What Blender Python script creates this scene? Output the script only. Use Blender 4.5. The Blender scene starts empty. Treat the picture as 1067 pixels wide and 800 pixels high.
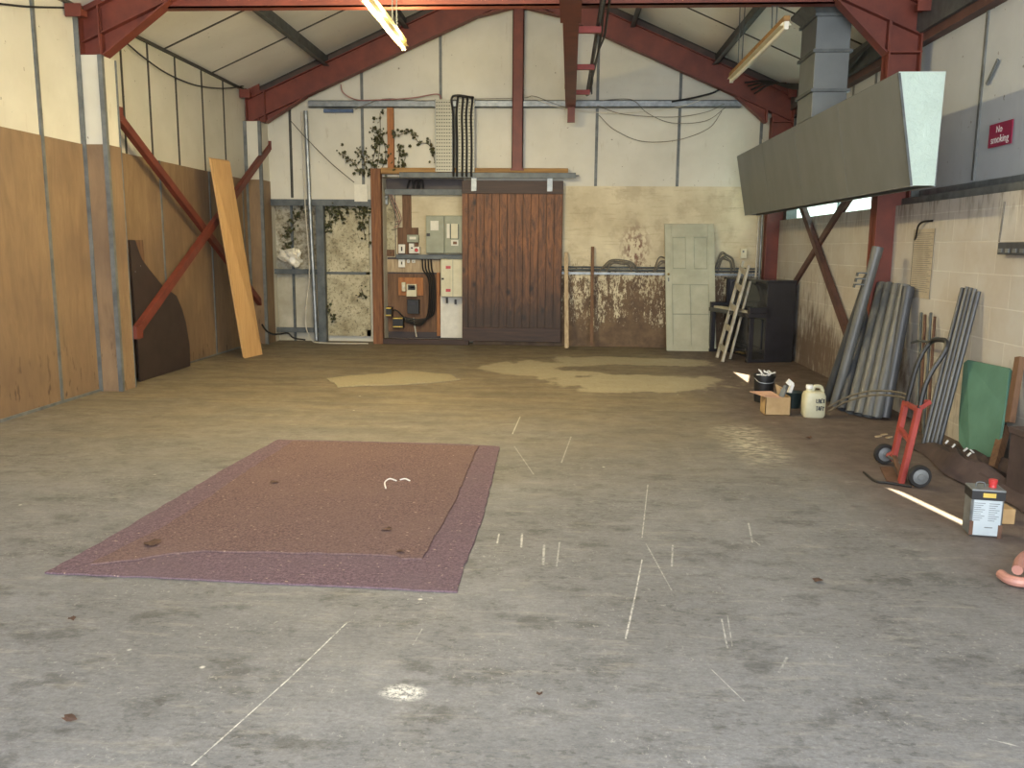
import bpy, bmesh, math, random
from mathutils import Vector, Matrix
random.seed(7)
S = bpy.context.scene
C = S.collection
V = Vector
# ------------------------------------------------------------------ camera
YAW, PIT, ROLL, F, H = -0.0563330801, 0.159201271, -0.00874903067, 886.0767, 1.55
cy, sy, cp, sp, cr, sr = math.cos(YAW), math.sin(YAW), math.cos(PIT), math.sin(PIT), math.cos(ROLL), math.sin(ROLL)
_f = V((sy*cp, cy*cp, -sp)); _r = V((cy, -sy, 0)); _d = _f.cross(_r)
RR = cr*_r + sr*_d; DD = -sr*_r + cr*_d; FF = _f
EYE = V((0, 0, H))
cam_d = bpy.data.cameras.new('camera'); cam = bpy.data.objects.new('camera', cam_d); C.objects.link(cam)
cam_d.sensor_width = 36; cam_d.sensor_fit = 'HORIZONTAL'; cam_d.lens = F/1067*36; cam_d.clip_start = .05; cam_d.clip_end = 200
m3 = Matrix((RR, -DD, -FF)).transposed()
cam.matrix_world = Matrix.Translation(EYE) @ m3.to_4x4()
S.camera = cam

def at(px, py, ax, val):
    """surveyed point: where a sight line meets the plane axis=val (0 X, 1 Y, 2 Z)"""
    d = RR*((px-533.5)/F) + DD*((py-400)/F) + FF
    t = (val-EYE[ax])/d[ax]
    return EYE + d*t
aX = lambda x, y, v: at(x, y, 0, v)
aY = lambda x, y, v: at(x, y, 1, v)
aZ = lambda x, y, v=0.0: at(x, y, 2, v)

# ------------------------------------------------------------------ materials
def lin(c, k=.20):
    g = .3*c[0]+.59*c[1]+.11*c[2]; c = [v+(g-v)*k for v in c]
    return tuple(((v/255)/12.92 if v/255 <= .04045 else ((v/255+.055)/1.055)**2.4) for v in c) + (1,)
class N:
    def __init__(s, name):
        s.m = bpy.data.materials.new(name); s.m.use_nodes = True
        s.t = s.m.node_tree; s.b = s.t.nodes['Principled BSDF']; s.out = s.t.nodes['Material Output']
    def n(s, typ, **kw):
        q = s.t.nodes.new(typ)
        for k, v in kw.items():
            if k.startswith('i_'): q.inputs[k[2:].replace('_', ' ')].default_value = v
            else: setattr(q, k, v)
        return q
    def l(s, a, b): s.t.links.new(a, b)
    def math(s, op, a, b=None, c=None, clamp=False):
        q = s.t.nodes.new('ShaderNodeMath'); q.operation = op; q.use_clamp = clamp
        for i, v in enumerate((a, b, c)):
            if v is None: continue
            if isinstance(v, (int, float)): q.inputs[i].default_value = v
            else: s.l(v, q.inputs[i])
        return q.outputs[0]
    def mix(s, f, a, b, mode='MIX'):
        q = s.t.nodes.new('ShaderNodeMix'); q.data_type = 'RGBA'; q.blend_type = mode
        for k, v in ((0, f), (6, a), (7, b)):
            if isinstance(v, (int, float, tuple)): q.inputs[k].default_value = v
            else: s.l(v, q.inputs[k])
        return q.outputs[2]
    def coord(s, kind='Object', scale=(1, 1, 1)):
        if kind == 'Position': o = s.t.nodes.new('ShaderNodeNewGeometry').outputs['Position']
        else: o = s.t.nodes.new('ShaderNodeTexCoord').outputs[kind]
        mp = s.t.nodes.new('ShaderNodeMapping'); mp.inputs['Scale'].default_value = scale
        s.l(o, mp.inputs['Vector']); return mp.outputs[0]
    def noise(s, vec, scale=5, detail=4, rough=.55, lo=.35, hi=.65, dist=0):
        q = s.t.nodes.new('ShaderNodeTexNoise'); q.inputs['Scale'].default_value = scale
        q.inputs['Detail'].default_value = detail; q.inputs['Roughness'].default_value = rough; q.inputs['Distortion'].default_value = dist
        s.l(vec, q.inputs['Vector'])
        r = s.t.nodes.new('ShaderNodeMapRange'); r.inputs[1].default_value = lo; r.inputs[2].default_value = hi
        s.l(q.outputs['Fac'], r.inputs[0]); return r.outputs[0]
    def ramp(s, v, lo, hi, a=0., b=1.):
        r = s.t.nodes.new('ShaderNodeMapRange')
        for i, k in ((1, lo), (2, hi), (3, a), (4, b)): r.inputs[i].default_value = k
        s.l(v, r.inputs[0]); return r.outputs[0]
    def bump(s, h, strength=.3, dist=.01):
        q = s.t.nodes.new('ShaderNodeBump'); q.inputs['Strength'].default_value = strength; q.inputs['Distance'].default_value = dist
        s.l(h, q.inputs['Height']); s.l(q.outputs[0], s.b.inputs['Normal'])
    def xyz(s, vec=None):
        q = s.t.nodes.new('ShaderNodeSeparateXYZ')
        s.l(vec if vec is not None else s.t.nodes.new('ShaderNodeNewGeometry').outputs['Position'], q.inputs[0]); return q.outputs
    def base(s, col, rough=.7, metal=0., spec=None):
        if isinstance(col, tuple): s.b.inputs['Base Color'].default_value = col
        else: s.l(col, s.b.inputs['Base Color'])
        if isinstance(rough, (int, float)): s.b.inputs['Roughness'].default_value = rough
        else: s.l(rough, s.b.inputs['Roughness'])
        s.b.inputs['Metallic'].default_value = metal
        if spec is not None: s.b.inputs['Specular IOR Level'].default_value = spec
        return s.m
def simple(name, c1, c2=None, rough=.6, metal=0., scale=8, stretch=(1, 1, 1), bump=.1, coord='Position', spec=None):
    q = N(name); vec = q.coord(coord, stretch)
    if c2 is None: c2 = tuple(max(0, int(v*.82)) for v in c1)
    n1 = q.noise(vec, scale, 5, .6, .3, .7)
    col = q.mix(n1, lin(c1), lin(c2))
    if bump: q.bump(n1, bump, .004)
    return q.base(col, rough, metal, spec)

M = {}
M['red'] = simple('red_oxide_steel', (130, 52, 34), (102, 40, 28), .55, 0, 5)
M['gapshade'] = simple('roof_gap_shade', (92, 72, 62), (64, 52, 46), .6, 0, 4)
M['red_dark'] = simple('brown_red_steel', (104, 66, 58), (78, 52, 48), .6, 0, 5)  # darker, browner red for the right braces and eaves beam
M['lampbody'] = simple('dimmed_lamp_housing', (150, 128, 70), (130, 110, 58), .6, 0, 4)  # white housing darkened and yellowed so the close lamp lights don't burn it out
M['red_bright'] = simple('red_painted_steel', (182, 62, 50), (150, 48, 42), .5, 0, 6)
M['galv'] = simple('galvanised_steel', (150, 156, 158), (112, 118, 122), .45, .6, 9)
M['galv_dark'] = simple('dull_galvanised_steel', (104, 110, 110), (74, 80, 82), .55, .4, 7)
M['strip'] = simple('grey_joint_strip', (120, 124, 122), (86, 90, 90), .6, .2, 7)
M['strip_dark'] = simple('dark_joint_seal', (74, 72, 64), (54, 52, 46), .7, 0, 7)
M['hood'] = simple('brushed_hood_steel', (112, 118, 121), (100, 106, 109), .5, .25, 3, (1, 1, .5), .05)
M['duct'] = simple('duct_steel', (112, 118, 118), (100, 106, 107), .5, .3, 3, (1, 1, 1), 0)
M['white_pl'] = simple('white_plastic', (226, 222, 206), (206, 202, 186), .45)
M['cream_pl'] = simple('cream_enclosure', (212, 204, 168), (196, 188, 150), .5)
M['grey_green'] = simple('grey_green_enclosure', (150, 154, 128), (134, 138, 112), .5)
M['black'] = simple('black_plastic', (30, 31, 33), (20, 21, 23), .5)
M['cable'] = simple('black_cable', (30, 29, 28), (22, 21, 21), .55)
M['cable_grey'] = simple('grey_cable', (120, 112, 96), (92, 86, 74), .6)
M['cable_white'] = simple('pale_cable', (206, 198, 176), (178, 170, 150), .6)
M['cable_pink'] = simple('pink_wire', (176, 120, 112), (140, 90, 84), .6)
M['yellow'] = simple('yellow_plastic', (216, 180, 60), (190, 156, 46), .5)
M['red_pl'] = simple('red_plastic', (214, 48, 48), (190, 36, 38), .4)
M['label'] = simple('paper_label', (226, 222, 204), (206, 202, 184), .8)
M['can_label'] = simple('pale_blue_label', (176, 188, 194), (164, 178, 186), .4)
M['ink'] = simple('grey_ink', (112, 118, 120), (90, 96, 98), .8)
M['card'] = simple('brown_cardboard', (190, 154, 100), (168, 132, 82), .85)
M['pink_card'] = simple('faded_pink_card', (206, 160, 130), (186, 136, 104), .85)
M['pinewood'] = simple('weathered_pine', (196, 172, 132), (150, 122, 86), .75, 0, 5, (6, 6, .6))
M['brownwood'] = simple('brown_softwood', (128, 90, 60), (92, 62, 42), .8, 0, 5, (6, 6, .6))
M['orangewood'] = simple('orange_stained_timber', (184, 112, 52), (140, 78, 36), .7, 0, 5, (6, 6, .6))
M['framewood'] = simple('door_frame_timber', (150, 92, 50), (96, 56, 34), .75, 0, 4, (8, 8, .7))
M['headwood'] = simple('header_timber', (176, 130, 62), (130, 90, 44), .75, 0, 4, (.6, 8, 8))
M['whitewood'] = simple('whitewashed_timber', (196, 190, 172), (150, 142, 122), .75, 0, 6, (3, 3, 1))
M['piano'] = simple('black_lacquer', (50, 50, 57), (40, 40, 46), .2, 0, 3, spec=.6)  # black lifted towards grey-blue, lens flare put into the colour
M['ivory'] = simple('ivory_keys', (206, 198, 170), (176, 166, 140), .4)
M['doorpaint'] = simple('pale_sage_paint', (178, 176, 148), (158, 156, 128), .55, 0, 4)
M['pipe'] = simple('grey_pvc_pipe', (98, 100, 98), (78, 80, 80), .42, 0, 5, (4, 4, .8))
M['pipe_dark'] = simple('dark_pvc_pipe', (70, 74, 80), (52, 56, 62), .42, 0, 5, (4, 4, .8))
M['green'] = simple('green_board', (84, 138, 118), (70, 122, 104), .55, 0, 4)
M['tyre'] = simple('black_rubber', (40, 38, 38), (28, 27, 27), .8)
M['rust'] = simple('rusty_steel', (120, 84, 62), (84, 56, 42), .8, .2, 12)
M['jug'] = simple('milky_plastic', (206, 202, 168), (190, 184, 146), .4)
M['leaf'] = simple('ivy_leaf', (60, 74, 30), (66, 52, 28), .55, 0, 30)
M['leaf_dry'] = simple('dead_leaf', (96, 62, 40), (62, 40, 28), .8, 0, 20)
M['stem'] = simple('ivy_stem', (86, 70, 46), (60, 48, 32), .85, 0, 20)
M['foil'] = simple('white_plastic_sheet', (222, 216, 196), (190, 184, 164), .35, 0, 12)
M['blue'] = simple('blue_grey_tube', (86, 110, 150), (66, 88, 124), .4)
M['dark_ply'] = simple('dark_brown_phenolic_ply', (62, 46, 42), (48, 36, 34), .5, 0, 5)
M['rag'] = simple('dusty_brown_fabric', (84, 66, 62), (60, 46, 44), .9, 0, 6)
M['pinkhose'] = simple('pink_rubber_hose', (190, 128, 112), (160, 104, 90), .5)
M['signred'] = simple('magenta_sign_red', (178, 40, 78), (168, 34, 70), .4)
M['white'] = simple('white_paint', (238, 236, 230), (228, 226, 220), .5)
M['brass'] = simple('dull_brass', (150, 122, 60), (110, 88, 44), .45, .7)

# white insulated lining panels (walls) with slight stains
def panel_mat(name, c1, c2, stain):
    q = N(name); p = q.coord('Position')
    col = q.mix(q.noise(p, 1.1, 5, .6, .35, .7), lin(c1), lin(c2))
    st = q.noise(q.coord('Position', (6, 6, 1.2)), 2.2, 6, .7, .62, .74)
    col = q.mix(q.math('MULTIPLY', st, .45), col, lin(stain))
    sp_ = q.noise(p, 17, 2, .5, .74, .77)
    col = q.mix(q.math('MULTIPLY', sp_, .7), col, lin((90, 74, 52)))
    return q.base(col, .55)
M['panel'] = panel_mat('white_lining_panel', (208, 203, 184), (193, 188, 168), (160, 142, 108))
M['panel_shaded'] = panel_mat('shaded_lining_panel', (184, 190, 196), (170, 178, 184), (140, 136, 128))  # grey of the right panels, partly flare and backlight put into the colour
M['ceil'] = panel_mat('white_ceiling_panel', (228, 225, 212), (216, 212, 198), (190, 176, 148))
# plywood lining
q = N('brown_plywood'); p = q.coord('Position', (1, 1, .22))
g1 = q.noise(p, 9, 6, .65, .3, .7, .6); g2 = q.noise(q.coord('Position'), 1.3, 3, .5, .35, .65)
col = q.mix(g1, lin((152, 122, 86), .15), lin((126, 98, 68), .15)); col = q.mix(q.math('MULTIPLY', g2, .55), col, lin((104, 80, 62), .15))
z = q.xyz()[2]
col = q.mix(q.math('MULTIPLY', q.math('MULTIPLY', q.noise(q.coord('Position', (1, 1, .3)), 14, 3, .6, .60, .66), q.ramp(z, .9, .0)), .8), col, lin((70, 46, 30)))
M['ply'] = q.base(col, .62)
# light plank
q = N('fresh_pine_plank'); col = q.mix(q.noise(q.coord('Position', (2, 2, .15)), 14, 5, .6, .3, .7), lin((222, 172, 104)), lin((204, 150, 84)))
M['plank'] = q.base(col, .55)
# grimy back wall lining
q = N('grimy_cream_board'); p = q.coord('Position'); x_, y_, z = q.xyz()
col = q.mix(q.noise(p, 1.7, 5, .6, .35, .65), lin((216, 202, 164)), lin((190, 174, 136)))
hs = q.noise(q.coord('Position', (.25, 1, 3)), 7, 5, .7, .55, .7)
col = q.mix(q.math('MULTIPLY', hs, .6), col, lin((158, 138, 100)))
rs = q.noise(q.coord('Position'), 2.2, 5, .7, .52, .62)
col = q.mix(q.math('MULTIPLY', rs, .3), col, lin((150, 128, 92)))
vs = q.noise(q.coord('Position', (1, 1, .28)), 15, 6, .7, .0, 1.)
vb = q.noise(q.coord('Position', (1, 1, .6)), 3.2, 4, .6, .0, 1.)
fn = q.noise(q.coord('Position', (1, 1, .45)), 42, 5, .75, 0, 1)
comb = q.math('ADD', q.math('ADD', q.math('MULTIPLY', vs, .36), q.math('MULTIPLY', vb, .24)), q.math('MULTIPLY', fn, .4))
thr = q.math('ADD', q.ramp(z, 1.0, 1.3, .466, .548), q.ramp(z, 1.25, 1.7, 0, .14)); thr = q.math('SUBTRACT', thr, q.ramp(z, .5, .1, 0, .12))
gm = q.ramp(q.math('SUBTRACT', comb, thr), -.015, .03)
brown = q.mix(q.noise(p, 6, 4, .6, .3, .7), lin((84, 60, 40)), lin((120, 92, 60)))
col = q.mix(gm, col, brown)
# reddish splash in the middle of the wall
dx = q.math('SUBTRACT', x_, 1.15); dz = q.math('SUBTRACT', z, 1.55)
dd = q.math('SQRT', q.math('ADD', q.math('POWER', q.math('MULTIPLY', dx, 1.9), 2), q.math('POWER', q.math('MULTIPLY', dz, 1.2), 2)))
rm = q.math('MULTIPLY', q.ramp(dd, .55, .1), q.noise(q.coord('Position', (1, 1, .6)), 16, 4, .6, .47, .56))
col = q.mix(rm, col, lin((110, 52, 38)))
M['grime'] = q.base(col, .7)
# mossy pale sheet in lower left of gable
q = N('mildewed_sheet'); p = q.coord('Position')
col = q.mix(q.noise(p, 2.4, 4, .6, .3, .7), lin((206, 196, 160)), lin((160, 148, 112)))
col = q.mix(q.math('MULTIPLY', q.noise(p, 24, 6, .8, .53, .60), .8), col, lin((84, 74, 50)))
col = q.mix(q.math('MULTIPLY', q.noise(p, 3.5, 5, .7, .5, .66), .55), col, lin((104, 92, 58)))
M['mildew'] = q.base(col, .75)
# concrete blocks
q = N('painted_blockwork'); x_, y_, z = q.xyz()
cb = q.n('ShaderNodeCombineXYZ'); q.l(y_, cb.inputs[0]); q.l(q.math('ADD', z, .12), cb.inputs[1])
br = q.n('ShaderNodeTexBrick'); q.l(cb.outputs[0], br.inputs['Vector'])
br.inputs['Scale'].default_value = 1; br.inputs['Brick Width'].default_value = .5; br.inputs['Row Height'].default_value = .25
br.inputs['Mortar Size'].default_value = .006; br.inputs['Mortar Smooth'].default_value = .3
br.inputs['Color1'].default_value = lin((190, 186, 178)); br.inputs['Color2'].default_value = lin((184, 180, 172)); br.inputs['Mortar'].default_value = lin((202, 200, 192))
p = q.coord('Position')
col = q.mix(q.math('MULTIPLY', q.noise(p, 2.5, 5, .6, .4, .7), .35), br.outputs['Color'], lin((160, 134, 100)))
vs = q.noise(q.coord('Position', (1, 1, .25)), 14, 5, .7, 0, 1)
vb = q.noise(p, 1.6, 4, .6, 0, 1)
comb = q.math('ADD', q.math('MULTIPLY', vs, .5), q.math('MULTIPLY', vb, .5))
# more grime low down and towards the far corner
thr = q.math('ADD', q.ramp(z, .3, 1.5, .40, .70), q.ramp(y_, 10.0, 7.5, 0, .12))
gm = q.ramp(q.math('SUBTRACT', comb, thr), -.06, .10)
col = q.mix(q.math('MULTIPLY', gm, .85), col, lin((92, 66, 50)))
tr = q.math('MULTIPLY', q.ramp(z, 1.7, 1.98), q.noise(q.coord('Position', (1, 1, .15)), 22, 4, .6, .5, .62))
col = q.mix(q.math('MULTIPLY', tr, .6), col, lin((110, 96, 80)))
q.bump(q.math('SUBTRACT', 1, br.outputs['Fac']), .4, .01)
M['block'] = q.base(col, .8)
q = N('weathered_cladding'); p = q.coord('Position'); z = q.xyz()[2]
col = q.mix(q.noise(p, 1.8, 4, .6, .3, .7), lin((196, 190, 170)), lin((150, 142, 118)))
up = q.ramp(z, .9, 1.4)
col = q.mix(q.math('MULTIPLY', up, q.noise(p, 15, 6, .8, .44, .6)), col, lin((104, 92, 64)))
M['cladmild'] = q.base(col, .7)
# perforated tray metal
q = N('perforated_galvanised'); x_, y_, z = q.xyz()
fx = q.math('ABSOLUTE', q.math('SUBTRACT', q.math('FRACT', q.math('MULTIPLY', x_, 26)), .5)); fz = q.math('ABSOLUTE', q.math('SUBTRACT', q.math('FRACT', q.math('MULTIPLY', z, 20)), .5))
hole = q.math('MULTIPLY', q.math('LESS_THAN', fx, .3), q.math('LESS_THAN', fz, .13))
col = q.mix(hole, lin((150, 147, 130)), lin((54, 50, 42)))
M['perf'] = q.base(col, .5, .4)
# sliding door boards
q = N('dark_stained_boards'); x_, y_, z = q.xyz()
g = q.noise(q.coord('Position', (1, 1, .16)), 13, 7, .75, .34, .66, 1.2)
col = q.mix(g, lin((136, 86, 46), 0), lin((58, 34, 20), 0))
kn = q.n('ShaderNodeTexVoronoi'); kn.inputs['Scale'].default_value = 3.4; q.l(q.coord('Position', (1.3, 1, .8)), kn.inputs['Vector'])
col = q.mix(q.ramp(kn.outputs['Distance'], .2, .05), col, lin((34, 18, 14)))
pl = q.math('ABSOLUTE', q.math('SUBTRACT', q.math('FRACT', q.math('MULTIPLY', x_, 8.2)), .5))
col = q.mix(q.ramp(pl, .46, .49), col, lin((32, 18, 14)))
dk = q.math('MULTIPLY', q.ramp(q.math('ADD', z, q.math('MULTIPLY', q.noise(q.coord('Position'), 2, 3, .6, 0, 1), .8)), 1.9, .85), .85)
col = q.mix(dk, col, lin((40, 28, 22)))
q.bump(q.ramp(pl, .49, .46), .5, .01)
M['boards'] = q.base(col, .6)
M['board_rail'] = simple('dark_stained_rail', (74, 46, 32), (46, 30, 24), .6, 0, 4, (.5, 2, 6))
# rugs
def rug(name, a, b, c):
    q = N(name); p = q.coord('Position')
    col = q.mix(q.noise(p, 70, 5, .8, .38, .62), lin(a), lin(b)); col = q.mix(q.math('MULTIPLY', q.noise(p, 2.2, 4, .6, .35, .7), .6), col, lin(c))
    cr_ = q.noise(p, 42, 2, .5, .69, .73); col = q.mix(q.math('MULTIPLY', cr_, .7), col, lin((190, 160, 140)))
    q.bump(q.noise(p, 150, 3, .7, .2, .8), .7, .006)
    return q.base(col, .95, 0, .1)
M['rug_base'] = rug('purple_carpet', (136, 108, 118), (94, 74, 82), (116, 96, 102))
M['rug_top'] = rug('rust_brown_carpet', (138, 108, 104), (94, 72, 70), (126, 100, 94))
M['straw'] = rug('straw_matting', (170, 158, 128), (134, 122, 94), (156, 142, 112))

# floor
q = N('worn_concrete'); P = q.n('ShaderNodeNewGeometry').outputs['Position']; x_, y_, z = q.xyz(P); p = q.coord('Position')
n1 = q.noise(p, .8, 7, .65, .32, .68); n2 = q.noise(p, 5.5, 8, .72, .3, .7); n3 = q.noise(q.coord('Position', (1, 2.2, 1)), 26, 5, .75, .3, .7)
col = q.mix(n1, lin((136, 137, 143)), lin((84, 85, 90)))
col = q.mix(q.math('MULTIPLY', n2, .7), col, lin((96, 96, 98)))
col = q.mix(q.math('MULTIPLY', n3, .4), col, lin((170, 170, 168)))
gr = q.noise(p, 75, 4, .8, .35, .65)
col = q.mix(q.math('MULTIPLY', gr, .38), col, lin((84, 83, 80)))
yb = q.ramp(q.math('ADD', y_, q.math('MULTIPLY', q.noise(p, .9, 4, .6, 0, 1), 3)), 4.2, 8.0)
col = q.mix(q.math('MULTIPLY', yb, .35), col, lin((120, 112, 98)))
blot = q.noise(q.coord('Position', (1, 1.5, 1)), 3.1, 7, .75, .53, .63)
col = q.mix(q.math('MULTIPLY', blot, .6), col, lin((68, 67, 65)))
str_ = q.noise(q.coord('Position', (.6, 3.2, 1)), 4.5, 7, .75, .54, .66)
col = q.mix(q.math('MULTIPLY', str_, .4), col, lin((160, 154, 140)))
dsp = q.noise(q.coord('Position', (.7, 1.3, 1)), 26, 5, .7, .545, .60)
col = q.mix(q.math('MULTIPLY', q.math('MULTIPLY', dsp, .55), q.noise(p, 1.6, 4, .6, .38, .62)), col, lin((66, 65, 62)))
wsp = q.noise(q.coord('Position', (1.3, 1, 1)), 30, 4, .75, .60, .645)
col = q.mix(q.math('MULTIPLY', q.math('MULTIPLY', wsp, .5), q.noise(p, 2.3, 4, .6, .42, .64)), col, lin((192, 188, 176)))
# brown dirt farther in, ochre tint in middle
far = q.math('MULTIPLY', q.ramp(q.math('ADD', y_, q.math('MULTIPLY', q.noise(p, 1.2, 5, .6, 0, 1), 2.2)), 6.2, 9.8), 1.0)
fc = q.mix(q.noise(q.coord('Position', (.5, 1.6, 1)), 2.2, 6, .7, .36, .64), lin((134, 118, 88)), lin((98, 84, 62)))
fc = q.mix(q.math('MULTIPLY', q.noise(p, 16, 5, .7, .5, .7), .4), fc, lin((72, 60, 46)))
col = q.mix(q.math('MULTIPLY', far, .88), col, fc)
# brown strip of dirt along right wall
rt = q.ramp(q.math('ADD', x_, q.math('ADD', q.math('MULTIPLY', q.noise(p, 1.5, 5, .6, 0, 1), .8), q.ramp(y_, 4., 8., -.15, .45))), 2.15, 2.75)
col = q.mix(q.math('MULTIPLY', rt, .9), col, q.mix(n2, lin((112, 94, 84)), lin((86, 72, 66))))
# pale worn screed patches with their own edges
def blob(cx, cyy, rx, ry, th=1., w=.14):
    ax_ = q.math('MULTIPLY', q.math('SUBTRACT', x_, cx), 1/rx); ay_ = q.math('MULTIPLY', q.math('SUBTRACT', y_, cyy), 1/ry)
    d = q.math('SQRT', q.math('ADD', q.math('POWER', ax_, 2), q.math('POWER', ay_, 2)))
    d = q.math('ADD', d, q.math('MULTIPLY', q.math('SUBTRACT', q.noise(q.coord('Position', (1, .7, 1)), 1.9, 6, .6, 0, 1), .5), 1.6))
    return q.ramp(d, th, th-w)
pm = q.math('MAXIMUM', blob(.95, 9.9, 1.15, .75), q.math('MAXIMUM', blob(-.1, 10.9, .95, .85), blob(.9, 11.8, 1.3, .5)))
pm = q.math('MULTIPLY', pm, q.math('SUBTRACT', 1, blob(.9, 11.0, .9, .45)))
col = q.mix(q.math('MULTIPLY', pm, .62), col, q.mix(n3, lin((200, 188, 154)), lin((160, 148, 116))))
# pale rubbed patches
col = q.mix(q.math('MULTIPLY', q.noise(q.coord('Position', (1, 2.5, 1)), 1.7, 8, .75, .62, .72), .55), col, lin((176, 172, 158)))
col = q.mix(q.math('MULTIPLY', blob(1.55, 6.9, .3, .9, 1., .7), q.noise(q.coord('Position', (1, 2.5, 1)), 9, 5, .7, .45, .6)), col, lin((190, 180, 156)))
# speckles of paint
vo = q.n('ShaderNodeTexVoronoi'); vo.inputs['Scale'].default_value = 2.6; q.l(p, vo.inputs['Vector'])
col = q.mix(q.math('MULTIPLY', q.ramp(vo.outputs['Distance'], .035, .015), q.noise(p, 1.1, 2, .5, .45, .5)), col, lin((204, 200, 186)))
def seg(A, B, w, jit=.012):
    A = V(A); B = V(B); d = B-A; L2 = d.dot(d)
    sv = q.n('ShaderNodeVectorMath', operation='SUBTRACT'); q.l(P, sv.inputs[0]); sv.inputs[1].default_value = A
    dt = q.n('ShaderNodeVectorMath', operation='DOT_PRODUCT'); q.l(sv.outputs[0], dt.inputs[0]); dt.inputs[1].default_value = d
    t = q.math('MULTIPLY', dt.outputs['Value'], 1/L2, clamp=True)
    sc_ = q.n('ShaderNodeVectorMath', operation='SCALE'); sc_.inputs[0].default_value = d; q.l(t, sc_.inputs['Scale'])
    df = q.n('ShaderNodeVectorMath', operation='DISTANCE'); q.l(sv.outputs[0], df.inputs[0]); q.l(sc_.outputs[0], df.inputs[1])
    dist = q.math('ADD', df.outputs['Value'], q.math('MULTIPLY', wob, jit))
    return q.ramp(dist, w, w*.4)
wob = q.noise(p, 9, 6, .7, 0, 1)
wob = q.math('ABSOLUTE', q.math('SUBTRACT', wob, .5))
lines = [((200, 797), (300, 708), .006, 1), ((300, 708), (362, 648), .006, 1), ((652, 665), (662, 620), .008, 1), ((662, 620), (669, 583), .007, .9), ((669, 560), (675, 505), .007, .7),
         ((534, 452), (542, 434), .01, .8), ((585, 482), (595, 455), .01, .5), ((536, 465), (556, 494), .008, .5), ((518, 566), (520, 556), .009, .9), ((543, 570), (544, 556), .011, 1),
         ((566, 588), (567, 568), .012, .7), ((580, 590), (583, 565), .008, .5), ((758, 675), (752, 645), .007, .6), ((763, 673), (758, 641), .006, .5), ((741, 697), (775, 730), .006, .6), ((700, 615), (673, 566), .007, .5),
         ((780, 545), (784, 565), .01, .6), ((784, 562), (792, 568), .008, .5), ((812, 700), (820, 685), .01, .4), ((1030, 770), (1060, 777), .008, .6), ((430, 672), (440, 655), .005, .4), ((700, 590), (701, 568), .01, .6)]
tot = None
for a, b, w, s_ in lines:
    m_ = q.math('MULTIPLY', seg(aZ(*a), aZ(*b), w*.75), s_*.85)
    tot = m_ if tot is None else q.math('MAXIMUM', tot, m_)
tot = q.math('MULTIPLY', tot, q.noise(p, 22, 5, .75, .38, .56))
sb = aZ(420, 721)
sbm = q.math('MULTIPLY', blob(sb.x, sb.y, .085, .06, 1.1, .5), q.noise(p, 45, 5, .8, .42, .56))
tot = q.math('MAXIMUM', tot, sbm)
col = q.mix(tot, col, lin((222, 218, 206)))
# shallow slab joint
j1 = seg(V((-4.9, 8.35, 0)), V((3.2, 8.05, 0)), .014, .05)
col = q.mix(q.math('MULTIPLY', j1, .6), col, lin((66, 58, 48)))
q.bump(q.math('ADD', n3, dsp), .25, .004)
M['floor'] = q.base(col, q.ramp(n2, 0, 1, .5, .75), 0, .4)

def emis(name, col, st):
    q = N(name); q.b.inputs['Base Color'].default_value = (.8, .8, .8, 1); q.b.inputs['Emission Color'].default_value = col; q.b.inputs['Emission Strength'].default_value = st; return q.m
M['tube_lit'] = emis('lit_fluorescent_tube', (1, .80, .24, 1), 1.15)
# frosted translucent sheet
def frosted(name, col, mixf):
    q = N(name); t = q.n('ShaderNodeBsdfTranslucent'); t.inputs[0].default_value = col
    q.b.inputs['Base Color'].default_value = col; q.b.inputs['Roughness'].default_value = .4
    mx = q.n('ShaderNodeMixShader'); mx.inputs[0].default_value = mixf
    q.bump(q.noise(q.coord('Position'), 9, 5, .7, .3, .7, 2), .5, .02); nz = q.noise(q.coord('Position'), 14, 5, .75, .55, .66, 1.5); cc_ = q.mix(q.math('MULTIPLY', nz, .3), col, (.45, .55, .52, 1)); q.l(cc_, q.b.inputs['Base Color']); q.l(q.b.outputs[0], mx.inputs[1]); q.l(t.outputs[0], mx.inputs[2]); q.l(mx.outputs[0], q.out.inputs[0]); return q.m
M['frost'] = frosted('frosted_window_sheet', (.72, .86, .9, 1), .6)
M['endsheet'] = frosted('pale_green_plastic_sheet', (.78, .92, .84, 1), .35)

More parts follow.
